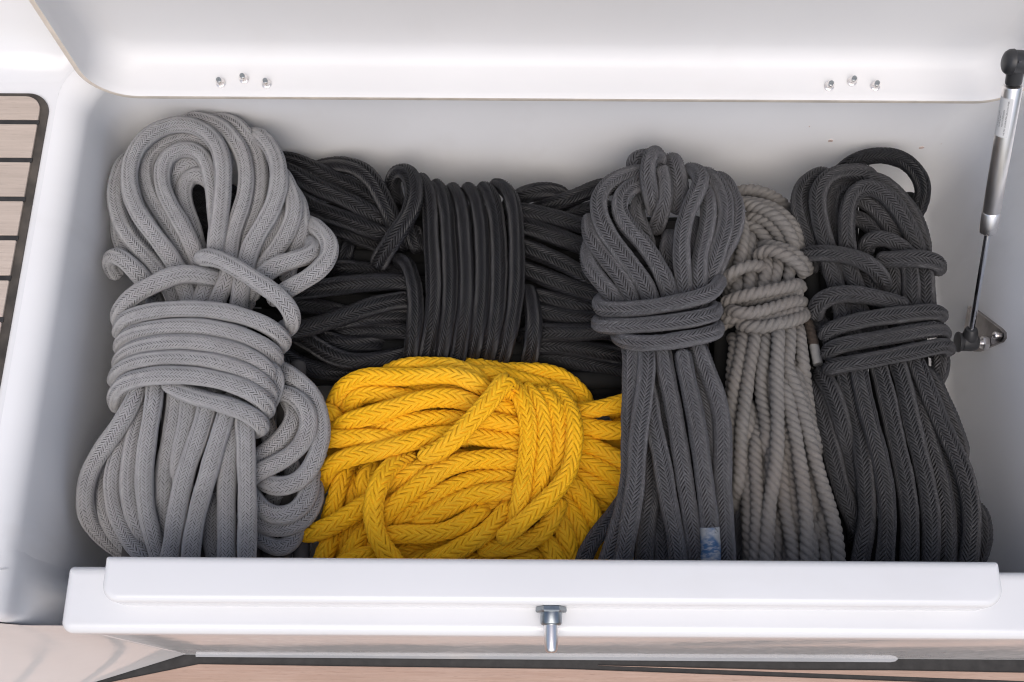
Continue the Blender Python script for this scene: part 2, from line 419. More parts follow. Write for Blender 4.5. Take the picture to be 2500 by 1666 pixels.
# ================================================================== lid
LX0, LX1, LZ0, LZ1 = -.5535, .667, .0035, .62
LYF, LYB = .335, .396
lid = thing('locker_lid', (.055, LYF, LZ0), 'white box shaped locker lid standing open against the back edge, bare laminate round its rim', 'lid')
def lring(ins, y, r0=.062, dz=0):
    p = rrect(LX0 + ins, LX1 - ins, LZ0 + ins + dz, LZ1 - ins, max(r0 - ins, .012), 10)
    return np.column_stack([p[:, 0], np.full(len(p), y), p[:, 1]])
rings = [lring(.004, LYB + .03), lring(.0, LYF + .0035), lring(0, LYF + .0005), lring(.0006, LYF), lring(.0068, LYF)]
o = loft('cut_edge', rings, M['cut'], lid)
rings = [lring(.0064, LYF + .0002), lring(.0072, LYF - .0004), lring(.0080, LYF + .0006), lring(.0092, LYF + .012), lring(.0105, LYF + .026), lring(.0125, LYF + .037)]
for k in range(1, 9):
    a = rad(90 * k / 8); rings.append(lring(.0125 + .030 * (1 - math.cos(a)), LYF + .037 + .024 * math.sin(a), .070))
o = loft('inner_tray', rings, M['gel_lid'], lid, False, True)
autosmooth(o, 60)
rings = [lring(.0, LYF + .0034), lring(.001, LYF + .03), lring(.006, LYB - .004 + .012), lring(.016, LYB + .016)]
o = loft('outer_skin', rings, M['gel'], lid, False, True); autosmooth(o, 50)
# hinge bolts with nuts
def pzl(y): return LZ0 + .0085 + (y - LYF) * .14
proto = None
for (u, v) in ((539, 203), (596, 193), (651, 205), (2024, 211), (2080, 199.5), (2137, 211)):
    z = .014
    for _ in range(5):
        p = at(u, v, z); z = pzl(p[1])
    if proto is None:
        proto = thing('hinge_bolt', (0, 0, 0)); proto.parent = lid; proto['org'] = [float(c) for c in p]; proto.location = Vector(p - origin(lid))
        a = (-.03, -.14, 1)
        lathe('flange', p - np.array([0, 0, .0005]), a, [(0, .0062), (.0012, .0062), (.002, .0052)], M['steel'], proto, 24)
        lathe('nut', p, a, [(.0015, .0054), (.0052, .0054), (.0062, .0048)], M['steel'], proto, sides=6)
        lathe('collar', p, a, [(.0058, .0046), (.0082, .0042), (.0090, .0036)], M['steel'], proto, 24)
        lathe('bolt_end', p, a, [(.008, .0031), (.0112, .0031), (.0116, .0027)], M['zinc'], proto, 20)
    else:
        c = proto.copy(); COL.objects.link(c); c.location = Vector(p - origin(lid)); c.rotation_euler.z = random.uniform(-.5, .5)
        for ch in list(proto.children):
            d = ch.copy(); COL.objects.link(d); d.parent = c

# ================================================================== gas strut
strut = thing('gas_strut', JL, 'stainless gas strut holding the lid up, black plastic joints at both ends', 'gas strut')
JU = atY(2483, 151, .300)
axis = JU - JL; LEN = np.linalg.norm(axis); axu = axis / LEN
def tline(v):
    lo, hi = 0., 1.
    def vv(t):
        q = RM3.T @ (JL + axis * t - CAM); return 833 - FOC * q[1] / -q[2]
    for _ in range(50):
        mid = (lo + hi) / 2
        if vv(mid) > v: lo = mid
        else: hi = mid
    return lo * LEN
t_cap0, t_cap1, t_top, t_sock, t_rod = tline(568), tline(517), tline(208), tline(200), tline(800)
lathe('lower_socket', JL, axu, [(-.008, .0105), (.010, .0108), (.016, .0100), (.0215, .0085), (.0232, .0078), (.0240, .0062)], M['blackp'], strut, 28)
lathe('lower_joint', JL + np.array([.0125, .0005, 0]), (-1, 0, -.02), [(0, .0075), (.002, .0108), (.006, .0124), (.019, .0128), (.0225, .0128), (.0232, .0118), (.0250, .0120), (.0262, .0142), (.0275, .0146), (.0288, .0140), (.0292, .010), (.0293, .002)], M['blackp'], strut, 36)
lathe('rod', JL, axu, [(t_rod - .004, .0041), (t_cap0 + .005, .0041)], M['chrome'], strut, 24)
lathe('end_cap', JL, axu, [(t_cap0, .0085), (t_cap0 + .0012, .0108), (t_cap0 + .0025, .0114), (t_cap1 - .001, .0116), (t_cap1, .0112), (t_cap1 + .0006, .0108)], M['steel'], strut, 40)
lathe('cylinder', JL, axu, [(t_cap1, .0108), (t_cap1 + .0012, .0113), (t_top - .003, .0113), (t_top - .0008, .0106), (t_top, .0092)], M['steel'], strut, 40)
sok = t_sock - .002
lathe('upper_socket', JL, axu, [(sok, .0092), (sok + .002, .0096), (sok + .012, .0098), (LEN - .008, .0112), (LEN + .006, .0116)], M['blackp'], strut, 28)
jd = np.array([1, -.05, .02])
lathe('upper_joint', JU + np.array([-.0165, 0, 0]), jd, [(0, .002), (.0006, .0085), (.0025, .0122), (.006, .0146), (.0105, .0152), (.0110, .0146), (.012, .0142), (.020, .0140), (.030, .0128), (.042, .0120)], M['blackp'], strut, 36)
for s_ in (1, -1):
    lathe('joint_clip', JU + np.array([-.0048, 0, 0]) + np.array([0, -.0085 if s_ > 0 else -.004, .0118 * s_]), jd, [(0, .0016), (.003, .0016)], M['ink'], strut, 8)
# sticker on the cylinder with its tiny print
vd = CAM - (JL + axu * tline(270)); vd = vd - axu * vd.dot(axu); vd /= np.linalg.norm(vd); sd_ = np.cross(axu, vd)
ts0, ts1 = tline(327), tline(233); SR = .01145
def cyl(t, ang, r=SR): return JL + axu * t + r * (math.cos(ang) * vd + math.sin(ang) * sd_)
# decide which side is the picture's left
if (RM3.T @ sd_)[0] < 0: sgn = 1
else: sgn = -1
a0, a1 = sgn * rad(102), -sgn * rad(18)
V = []; F = []; na, ntt = 18, 9
for i in range(na + 1):
    for k in range(ntt + 1):
        V.append(cyl(ts0 + (ts1 - ts0) * k / ntt, a0 + (a1 - a0) * i / na))
for i in range(na):
    for k in range(ntt): F.append((i * (ntt + 1) + k, (i + 1) * (ntt + 1) + k, (i + 1) * (ntt + 1) + k + 1, i * (ntt + 1) + k + 1))
stk = mesh('sticker', V, F, M['sticker'], strut)
def textmesh(s, size):
    cu = bpy.data.curves.new('print', 'FONT'); cu.body = s; cu.size = size; cu.resolution_u = 2
    ob = bpy.data.objects.new('print', cu); COL.objects.link(ob)
    dg = bpy.context.evaluated_depsgraph_get(); me = ob.evaluated_get(dg).to_mesh()
    v = np.array([q.co[:] for q in me.vertices]); f = [tuple(p.vertices) for p in me.polygons]
    ob.evaluated_get(dg).to_mesh_clear(); COL.objects.unlink(ob); bpy.data.objects.remove(ob); bpy.data.curves.remove(cu)
    return v, f
def put_text(s, size, ang, t0, t1):
    v, f = textmesh(s, size); w = v[:, 0].max(); sc = (t1 - t0) / w
    # reads upwards along the cylinder, tops of the letters to the picture's left
    P = [cyl(t0 + x * sc, sgn * (ang + y * 1.0 / SR), SR + .00012) for x, y, _ in v]
    o = mesh('printed_text', P, f, M['ink'], stk, False)
LS = ts1 - ts0
put_text('NE PAS OUVRIR/PERCER/CHAUFFER', .0024, rad(2), ts0 + LS * .06, ts0 + LS * .94)
put_text('HAUTE PRESSION', .0026, rad(20), ts0 + LS * .27, ts0 + LS * .70)
put_text('Ma 08 30 300 17', .0020, rad(38), ts0 + LS * .25, ts0 + LS * .62)
put_text('3 500 0105700', .0016, rad(54), ts0 + LS * .27, ts0 + LS * .66)

# ================================================================== teak on the side deck
side = thing('teak_side_deck', (-.8, .0, 0), 'pale teak panel with black caulked seams let into the white side deck', 'deck panel')
p = rrect(-1.45, -.610, -.30, .343, (.002, .030, .002, .002), 10)
cb = prism('caulk_border', [tuple(q) for q in p], -.004, .0022, M['caulk_brown'], side)
seams = [.2985, .2425, .1865, .1320, .0775, .0225, -.0325, -.0875, -.1425, -.1975, -.2525]
ytop = .3375
for k, ys in enumerate(seams):
    y1 = ytop if k == 0 else seams[k - 1] - .0035
    y0 = ys + .0035
    q = rrect(-1.44, -.6205, y0, y1, (.0015, .022 if k == 0 else .0015, .001, .001), 6)
    o = prism('plank', [tuple(t) for t in q], .0005, .0046, M['teak'], side)
    bevel(o, .0009, 2)
    if k < len(seams) - 1:
        sm = prism('seam', [(-1.44, ys - .0033), (-.6190, ys - .0033), (-.6190, ys + .0033), (-1.44, ys + .0033)], .0004, .0034, M['caulk'], side)
        bevel(sm, .0006, 2)

# coaming rising behind the lid
V = []; F = []
pr = [(.352, -.0012), (.360, -.0004), (.368, .0006), (.376, .0024), (.384, .0056), (.392, .0105), (.400, .018), (.408, .029), (.417, .045), (.427, .067), (.440, .10), (.46, .155), (.52, .32), (.60, .60), (.66, .95)]
xs = [-1.6, -1.2, -.9, -.7, -.603, -.575, -.4, 0, .4, .69, 1.6]
for x in xs:
    for y, z in pr: V.append((x, y + (.056 * max(0, 1 - (y - .352) / .10) if x > -.58 else 0), z))
m = len(pr)
for i in range(len(xs) - 1):
    for k in range(m - 1): F.append((i * m + k, (i + 1) * m + k, (i + 1) * m + k + 1, i * m + k + 1))
coam = mesh('cockpit_coaming', V, F, M['gel']); tag(coam, kind='structure')

# ================================================================== cockpit floor
deck = thing('cockpit_floor', (0, -.6, DECK), kind='structure')
DZ = DECK - .0005
mesh('caulk_bed', [(-3, -4, DZ), (3, -4, DZ), (3, -.30, DZ), (-3, -.30, DZ)], [(0, 1, 2, 3)], M['caulk'], deck)
# white foot strip, ends where the front panel meets the wide joint
def dk0(u, v): return at(u, v, DZ + .0028)[:2]
prism('foot_strip', [dk0(478, 1604), dk0(800, 1606.5), dk0(1300, 1610.5), dk0(1700, 1614), dk0(2175, 1617), dk0(2186, 1615), dk0(2192, 1610), dk0(2196, 1560), dk0(472, 1560)], DZ - .002, DZ + .0028, M['gel_dirty_shade'], deck)
def dk(u, v): return at(u, v, DZ)[:2]
sA0, sA1 = dk(1380, 1628), dk(2500, 1669)            # second seam, running out into the border joint
sdv = (sA1 - sA0) / np.linalg.norm(sA1 - sA0); snv = np.array([-sdv[1], sdv[0]])
if snv[1] > 0: snv = -snv                             # towards the cockpit
b0, b1, b2, b3 = dk(486, 1622), dk(1380, 1629.5), dk(2180, 1637), dk(2505, 1643)
sw = .0075
def plank(poly, nm='plank'):
    o = prism(nm, [tuple(q) for q in poly], DZ - .001, DZ + .0032, M['teak_deck'], deck); bevel(o, .001, 2); return o
xR = 2.4
# wedge between border joint and second seam
far = sA0 + sdv * 3.0
brd = b3 + (b3 - b2) / np.linalg.norm(b3 - b2) * 2.0
plank([sA0 + sdv * .05 - snv * .0035, far - snv * .0035, brd, b3, b2, dk(1900, 1636)])
lft = dk(240, 1672)
for k in range(22):
    w = .052
    y0 = .0035 + k * (w + sw); y1 = y0 + w
    a = sA0 + snv * y0; b = sA0 + snv * y1
    if k == 0:
        plank([a + sdv * 3, b + sdv * 3, b - sdv * 1.02, lft, b0, dk(900, 1628), a])
    else:
        plank([a + sdv * 3, b + sdv * 3, b - sdv * 3, a - sdv * 3])
# ================================================================== ropes
# centre lines: photo tile, then x y height(cm) triples; heights left out (0) are filled in between
TILE = {'S': (0, 0, 1), 'A': (150, 250, 3.136), 'B': (150, 650, 3.136), 'C': (150, 900, 3.136), 'D': (650, 350, 3.136), 'E': (900, 400, 3.136),
        'F': (650, 550, 3.136), 'Y': (730, 870, 3.136), 'G': (1000, 880, 3.136), 'H': (1370, 340, 3.136), 'M': (1370, 680, 3.136),
        'N': (1370, 900, 3.136), 'J': (1900, 330, 3.92), 'L': (1900, 560, 3.92), 'K': (1800, 900, 3.136)}
GREY = '''
A loop 1000 1580 -11.5 955 1430 -10.8 900 1290 -10 840 1190 -9 700 1000 -8.5 590 850 -8 525 680 0 520 500 0 590 330 -8 740 205 0 920 162 0 1080 205 0 1190 310 0 1235 450 -8 1237 650 0 1215 850 -8 1195 1030 -8.5 1180 1180 -9 1140 1350 -10 1080 1500 -10.5 1040 1600 -11
A loop 1000 130 -10 1130 145 -9.5 1260 215 -9.5 1360 340 0 1412 500 0 1412 680 0 1370 840 -9.3 1330 950 0 1290 1080 -9.3 1285 1200 0 1275 1340 -9.6 1205 1480 -10 1160 1600 -11
A loop 1150 120 -11 1290 150 0 1400 220 0 1480 340 -11 1518 500 0 1522 650 0 1500 800 0 1440 950 -11 1390 1080 -11 1380 1200 -11.3
A loop 1420 250 -11 1530 270 0 1620 370 -9.6 1665 520 -9 1660 680 0 1600 850 0 1510 1000 -9 1440 1130 -9 1410 1280 -9.4 1385 1440 -9.8 1350 1580 -10.5
A loop 1690 560 -11 1760 680 0 1790 800 0 1760 930 0 1680 1070 -11 1600 1180 0 1520 1300 -11 1440 1420 -12
A loop 1740 640 -12.5 1810 760 0 1845 900 0 1845 1020 0 1820 1120 0 1750 1220 -12.5
A loop 1710 850 -10.8 1650 980 0 1570 1110 -10.5 1500 1230 -10.8 1440 1350 -11.5
A loop 500 440 -11.5 440 560 -11 412 700 -10.5 435 860 0 500 1005 0 610 1140 -10.5 720 1250 0 780 1330 -11.5 850 1440 0 900 1570 -12.2
A loop 480 600 -12 490 780 0 540 920 0 640 1060 -12 760 1200 -12.5 850 1360 0 930 1560 -12.8
A loop 440 880 -13 450 1050 0 510 1180 0 600 1300 -13.3 680 1430 0 740 1570 -13
A loop 1190 420 -10.8 1130 350 0 1060 285 -10.5 960 265 -10.5 850 290 0 740 345 0 655 440 0 645 580 0 690 730 -10.5 780 870 0 880 1020 -10.5 960 1160 -10.7 1020 1260 -11 1050 1420 0 1060 1570 -12
A loop 1190 1000 -11.6 1180 850 -11.2 1170 700 -10.6 1145 560 -9.8 1105 430 0 1040 365 -9.5 960 350 0 870 370 0 790 440 -9.4 765 560 0 790 700 0 855 830 0 940 970 -9.6 1000 1100 -10 1050 1210 -10.8 1085 1360 -11.6 1090 1560 -12.4
A loop 1100 520 -11.3 1040 465 -11 970 450 0 900 490 0 860 560 -11.2 850 640 -11.6
A loop 1140 600 -12 1090 545 -11.8 1020 540 0 950 595 0 925 690 0 945 790 0 985 900 -11.8 1020 1020 -12 1050 1140 -12.3
A hitch 445 1330 -14.5 378 1262 -12.5 370 1185 -10.6 430 1168 -9.4 510 1230 -9 590 1310 -9.3 660 1400 -10.5 720 1490 -13
A hitch 1190 1350 -10.3 1085 1332 -8.5 960 1308 -7 840 1330 -6.5 700 1400 -6.5 560 1470 -7 470 1560 -8 440 1650 -10 465 1710 -13.5
A hitch 1130 1262 -12.5 1092 1210 -9.5 1105 1185 -7.2 1170 1188 -6.3 1280 1235 -5.8 1400 1305 -5.5 1520 1385 0 1640 1465 -5.5 1735 1555 -6.2 1775 1650 -8 1750 1720 -11 1690 1740 -14
A hitch 1790 880 -14 1900 935 -12.5 2000 1000 -11 2062 1090 -10 2055 1180 -9.5 1980 1280 -9 1860 1365 -8.5 1760 1415 -8.2 1670 1470 -8.8 1600 1530 -10.5
A hitch 1820 1050 -13.5 1905 1075 -12.2 1942 1130 -10.5 1880 1185 -9.2 1760 1210 -8.7 1640 1250 -8.6 1560 1310 -8.6 1480 1390 -9.6
B wrap 450 520 -13 465 450 -9.5 540 385 -7 700 345 -5.5 860 330 -5 1020 328 -4.8 1200 342 -4.8 1400 385 -5.2 1560 445 -6 1665 515 -7.5 1700 575 -10 1660 630 -13.5
B wrap 455 640 -13 468 570 -9.5 560 510 -7.3 700 478 -5.8 860 460 -5.3 1020 460 -5 1200 482 -5 1400 535 -5.4 1560 612 -6.5 1640 690 -9 1620 750 -13
B wrap 450 770 -13 458 700 -9.5 560 632 -7.3 700 597 -5.8 860 582 -5.3 1020 585 -5 1200 615 -5 1400 672 -5.4 1535 750 -6.5 1600 830 -9 1580 890 -13
B wrap 420 890 -13 428 825 -9.5 530 752 -7.3 700 714 -5.8 860 702 -5.3 1020 707 -5 1200 735 -5 1400 800 -5.4 1530 880 -6.5 1600 960 -9 1590 1010 -13
B wrap 440 1090 -13.5 410 1010 -10.5 445 932 -8.5 540 872 -6.8 700 840 -5.5 860 832 -5 1020 838 -5 1200 870 -5 1400 930 -5.4 1520 1000 -6.5 1580 1075 -9 1560 1130 -13
B wrap 800 880 -8.5 900 955 -7 1050 1008 -6.5 1200 1045 -6.2 1380 1102 -6.3 1490 1165 -7 1540 1225 -9 1480 1260 -13
B wrap 1570 770 -8 1630 850 -9.5 1640 930 -10.5 1590 1020 -11.5
C bight 590 120 -9 570 210 -8 500 350 -8.5 400 500 -9.5 290 650 -10.5 210 800 -11.5 178 950 -12.5 188 1100 -14 260 1230 -16 380 1340 -18 520 1440 -20
C bight 722 60 -8.5 720 160 -7.7 705 280 -8 685 400 -8.3 660 550 -8.6 640 700 -9 632 850 -9.5 640 1000 -10 660 1150 -11 695 1280 -12 745 1420 -14 770 1540 -15
C bight 640 200 -10.5 600 350 0 565 480 0 535 620 -11 518 780 0 515 920 0 535 1060 -11.3 575 1180 0 650 1310 -13
C bight 520 480 -11.5 440 660 0 395 800 -11.7 390 950 -12 412 1080 0 465 1200 -12.5 535 1310 0 625 1400 -13.5 720 1500 -15
C bight 330 830 -14.5 305 1000 -15 340 1140 0 430 1280 -16 540 1400 -17
C bight 890 120 -9 875 300 -9.3 845 500 -10 812 650 -10.5 792 850 -11 782 1000 -12 778 1150 -13 800 1330 -14
C bight 980 200 -9.3 965 380 -9.6 935 540 -10 905 680 -10.5 885 820 -11.2
C bight 1130 220 -8.2 1105 350 0 1070 470 0 1020 600 -8.5 970 730 0 930 870 -9 905 1000 0 880 1150 -10 858 1300 0 832 1450 -12 820 1550 -12.5
C bight 1280 270 -8.2 1250 400 0 1205 530 0 1165 660 -8.6 1125 810 0 1080 950 -9.2 1045 1080 0 1015 1220 -10.3 992 1370 0 985 1550 -12.3
C bight 1310 330 -9.5 1300 550 0 1282 700 -10 1268 850 0 1262 1000 -11 1264 1150 0 1266 1300 -12 1266 1500 -12.6
C bight 1390 350 -8.5 1408 480 -8.7 1413 600 0 1416 750 -9.3 1422 900 0 1425 1050 -10.2 1424 1200 0 1420 1350 -11.5 1418 1530 -12.3
C bight 1150 1060 -13.5 1140 1220 -14 1150 1360 0 1210 1500 -15
C slack 1600 -30 -13.5 1750 50 -12.5 1870 140 -12 1955 280 0 1985 440 -12 1975 600 0 1915 760 -12 1820 865 0 1700 912 -12 1580 885 -12.5 1480 815 -13.5 1420 740 -14
C slack 1590 200 -12.5 1680 180 -12 1780 205 -11.5 1865 275 0 1905 380 -11.4 1890 510 0 1820 610 0 1720 690 -11.6 1620 740 0 1530 790 -12.5 1440 840 -14
C slack 1740 240 -13.5 1790 320 -13 1772 430 -12.6 1705 530 0 1610 610 -12.6 1510 690 0 1430 750 -13.8
C slack 1440 950 -13.5 1540 1085 -13.5 1640 1140 0 1760 1130 -13.5 1850 1050 0 1900 950 -14 1905 860 -15
C slack 1440 1140 -14.5 1560 1205 -15 1700 1232 0 1830 1180 -15 1920 1080 0 1955 960 -15.5 1930 860 -16.5
C slack 1430 1200 -16 1530 1310 0 1640 1385 -16 1740 1370 0 1800 1280 -16.5 1830 1180 -17.5
C slack 1860 1250 -18 1850 1380 0 1800 1490 -18.5
C slack 1560 410 -15.5 1600 520 0 1640 640 -15.5
C slack 1700 640 -17 1760 760 0 1780 850 -17.5
C slack 1670 930 -17 1600 1040 -17.5 1500 1120 -18
'''
BLACK = '''
D turn 1010 500 -20.5 990 420 -20.2 962 340 -19.8 962 268 -19 998 222 -17.9 1062 206 -16.8 1120 280 -15.5 1137 400 -14.5 1105 530 -14 1030 650 -14 950 770 -14.5 880 880 -16.5 850 960 -19
D wrap 1170 270 -19 1225 330 -17 1255 500 -15.5 1262 700 -15 1275 900 -14.8 1285 1100 -14.8 1275 1300 -15 1255 1450 -16 1230 1600 -18 1210 1700 -20
D wrap 1290 310 -18.5 1345 380 -16.5 1380 520 -15.5 1392 700 -15 1405 900 -14.8 1410 1100 -14.8 1400 1300 -15 1375 1450 -16 1350 1600 -18 1330 1700 -20
D wrap 1410 340 -18.5 1465 400 -16.5 1500 520 -15.5 1515 700 -15 1528 900 -14.8 1532 1100 -14.8 1525 1300 -15 1500 1450 -16 1480 1600 -18 1460 1700 -20
D wrap 1530 340 -18.5 1590 390 -16.5 1625 520 -15.5 1648 700 -15 1655 900 -14.8 1655 1100 -14.8 1640 1300 -15 1620 1450 -16 1590 1600 -18 1570 1700 -20
D wrap 1650 330 -18.5 1710 385 -16.5 1755 520 -15.5 1775 700 -15 1782 900 -14.8 1780 1100 -14.8 1765 1300 -15 1740 1450 -16 1710 1600 -18 1690 1700 -20
D wrap 1735 330 -19.5 1800 325 -17.5 1865 390 -16 1900 520 -15 1915 700 -14.6 1918 900 -14.5 1915 1100 -14.6 1895 1300 -15 1860 1470 -15.8 1820 1620 -18 1790 1720 -20
D wrap 2000 1100 -19 2030 1200 -17 2048 1330 -16 2050 1450 -16 2030 1600 -17.5 2000 1740 -20
D wrap 1000 900 -19 1065 905 -17 1110 1000 -15.8 1140 1150 -15 1145 1300 -15 1130 1450 -15.5 1110 1600 -17 1090 1720 -20
D turn 1110 640 -18 1130 740 0 1190 840 -18.5
D strand 400 190 -20 500 165 -19 640 172 -18 750 220 -17.2 840 320 -16.8 900 440 -16.8 960 560 -17 1000 660 -18
D strand 100 125 -19.5 260 155 -19 400 215 0 540 290 0 680 350 0 800 420 -19 900 520 -19.5
D strand 80 180 -18 180 220 -17.5 300 300 0 450 370 0 600 430 0 750 510 -17.5 880 590 0 960 640 -18.5
D strand 220 400 -18.5 320 470 -18 430 530 0 560 570 0 700 625 -18 820 670 0 930 700 -19
D strand 500 650 -21 700 720 0 850 770 -21
D strand 640 760 -21 590 880 0 600 1000 -21
D strand 600 950 -20 800 985 0 1000 1000 -20
D strand 180 1130 -17.5 300 1125 0 400 1112 0 560 1090 0 750 1070 -17 900 1062 0 1080 1060 -17.5
D strand 180 1230 -19.5 350 1250 0 500 1285 0 640 1340 -20
D strand 120 1470 -17.5 220 1440 -17 350 1405 0 490 1360 0 640 1310 0 800 1250 -16.6 950 1215 0 1090 1195 -17.3
D strand 620 1360 -19.5 850 1340 0 1080 1330 -19.3
D strand 560 1440 -20 750 1425 0 900 1425 0 1080 1430 -20
F strand 150 820 -19.5 250 850 -18.5 350 905 0 450 975 -17.6 570 1030 0 720 1050 -17.8 900 1030 0 1070 990 -19
F strand 80 960 -19 150 1000 0 240 1060 0 360 1105 -19.5 500 1130 0 680 1130 -21
F strand 430 860 -20.5 600 915 0 800 900 -20.5
A strand 900 700 -19.5 1050 665 0 1200 650 -19.5
A strand 880 770 -20 1050 760 0 1230 745 -20
A strand 880 850 -20.5 1050 845 0 1230 830 -20.5
A strand 880 930 -21 1050 930 0 1230 930 -21
E strand 1140 260 -20 1260 215 -19.5 1390 200 0 1480 230 -20.5 1520 290 -22
E strand 1300 340 -21 1420 310 -20.5 1540 270 0 1650 225 0 1800 160 -20.5
E strand 1150 350 -18.3 1250 375 0 1370 400 0 1500 435 -18 1700 500 -18
E strand 1150 460 -18.3 1250 490 0 1360 530 0 1500 580 -18 1620 625 0 1760 690 -18
E strand 1150 620 -18.5 1250 660 0 1360 705 0 1480 760 -18 1600 825 0 1760 920 -18
E strand 1150 790 -18.8 1250 830 0 1360 875 0 1500 930 -18.5 1640 985 0 1820 1050 -18.6
E strand 1200 990 -19 1400 1045 0 1560 1085 0 1780 1120 -19
E strand 1250 1120 -19.5 1450 1160 0 1600 1180 0 1800 1195 -19.5
E strand 1280 1290 -18.5 1500 1292 0 1650 1290 0 1850 1270 -18.5
E strand 1250 1400 -21 1500 1400 0 1700 1430 0 1960 1480 -21
E strand 1250 1500 -22 1500 1490 0 1700 1540 0 2000 1600 -22
E strand 1550 400 -20.5 1650 370 0 1800 330 -20.5
'''
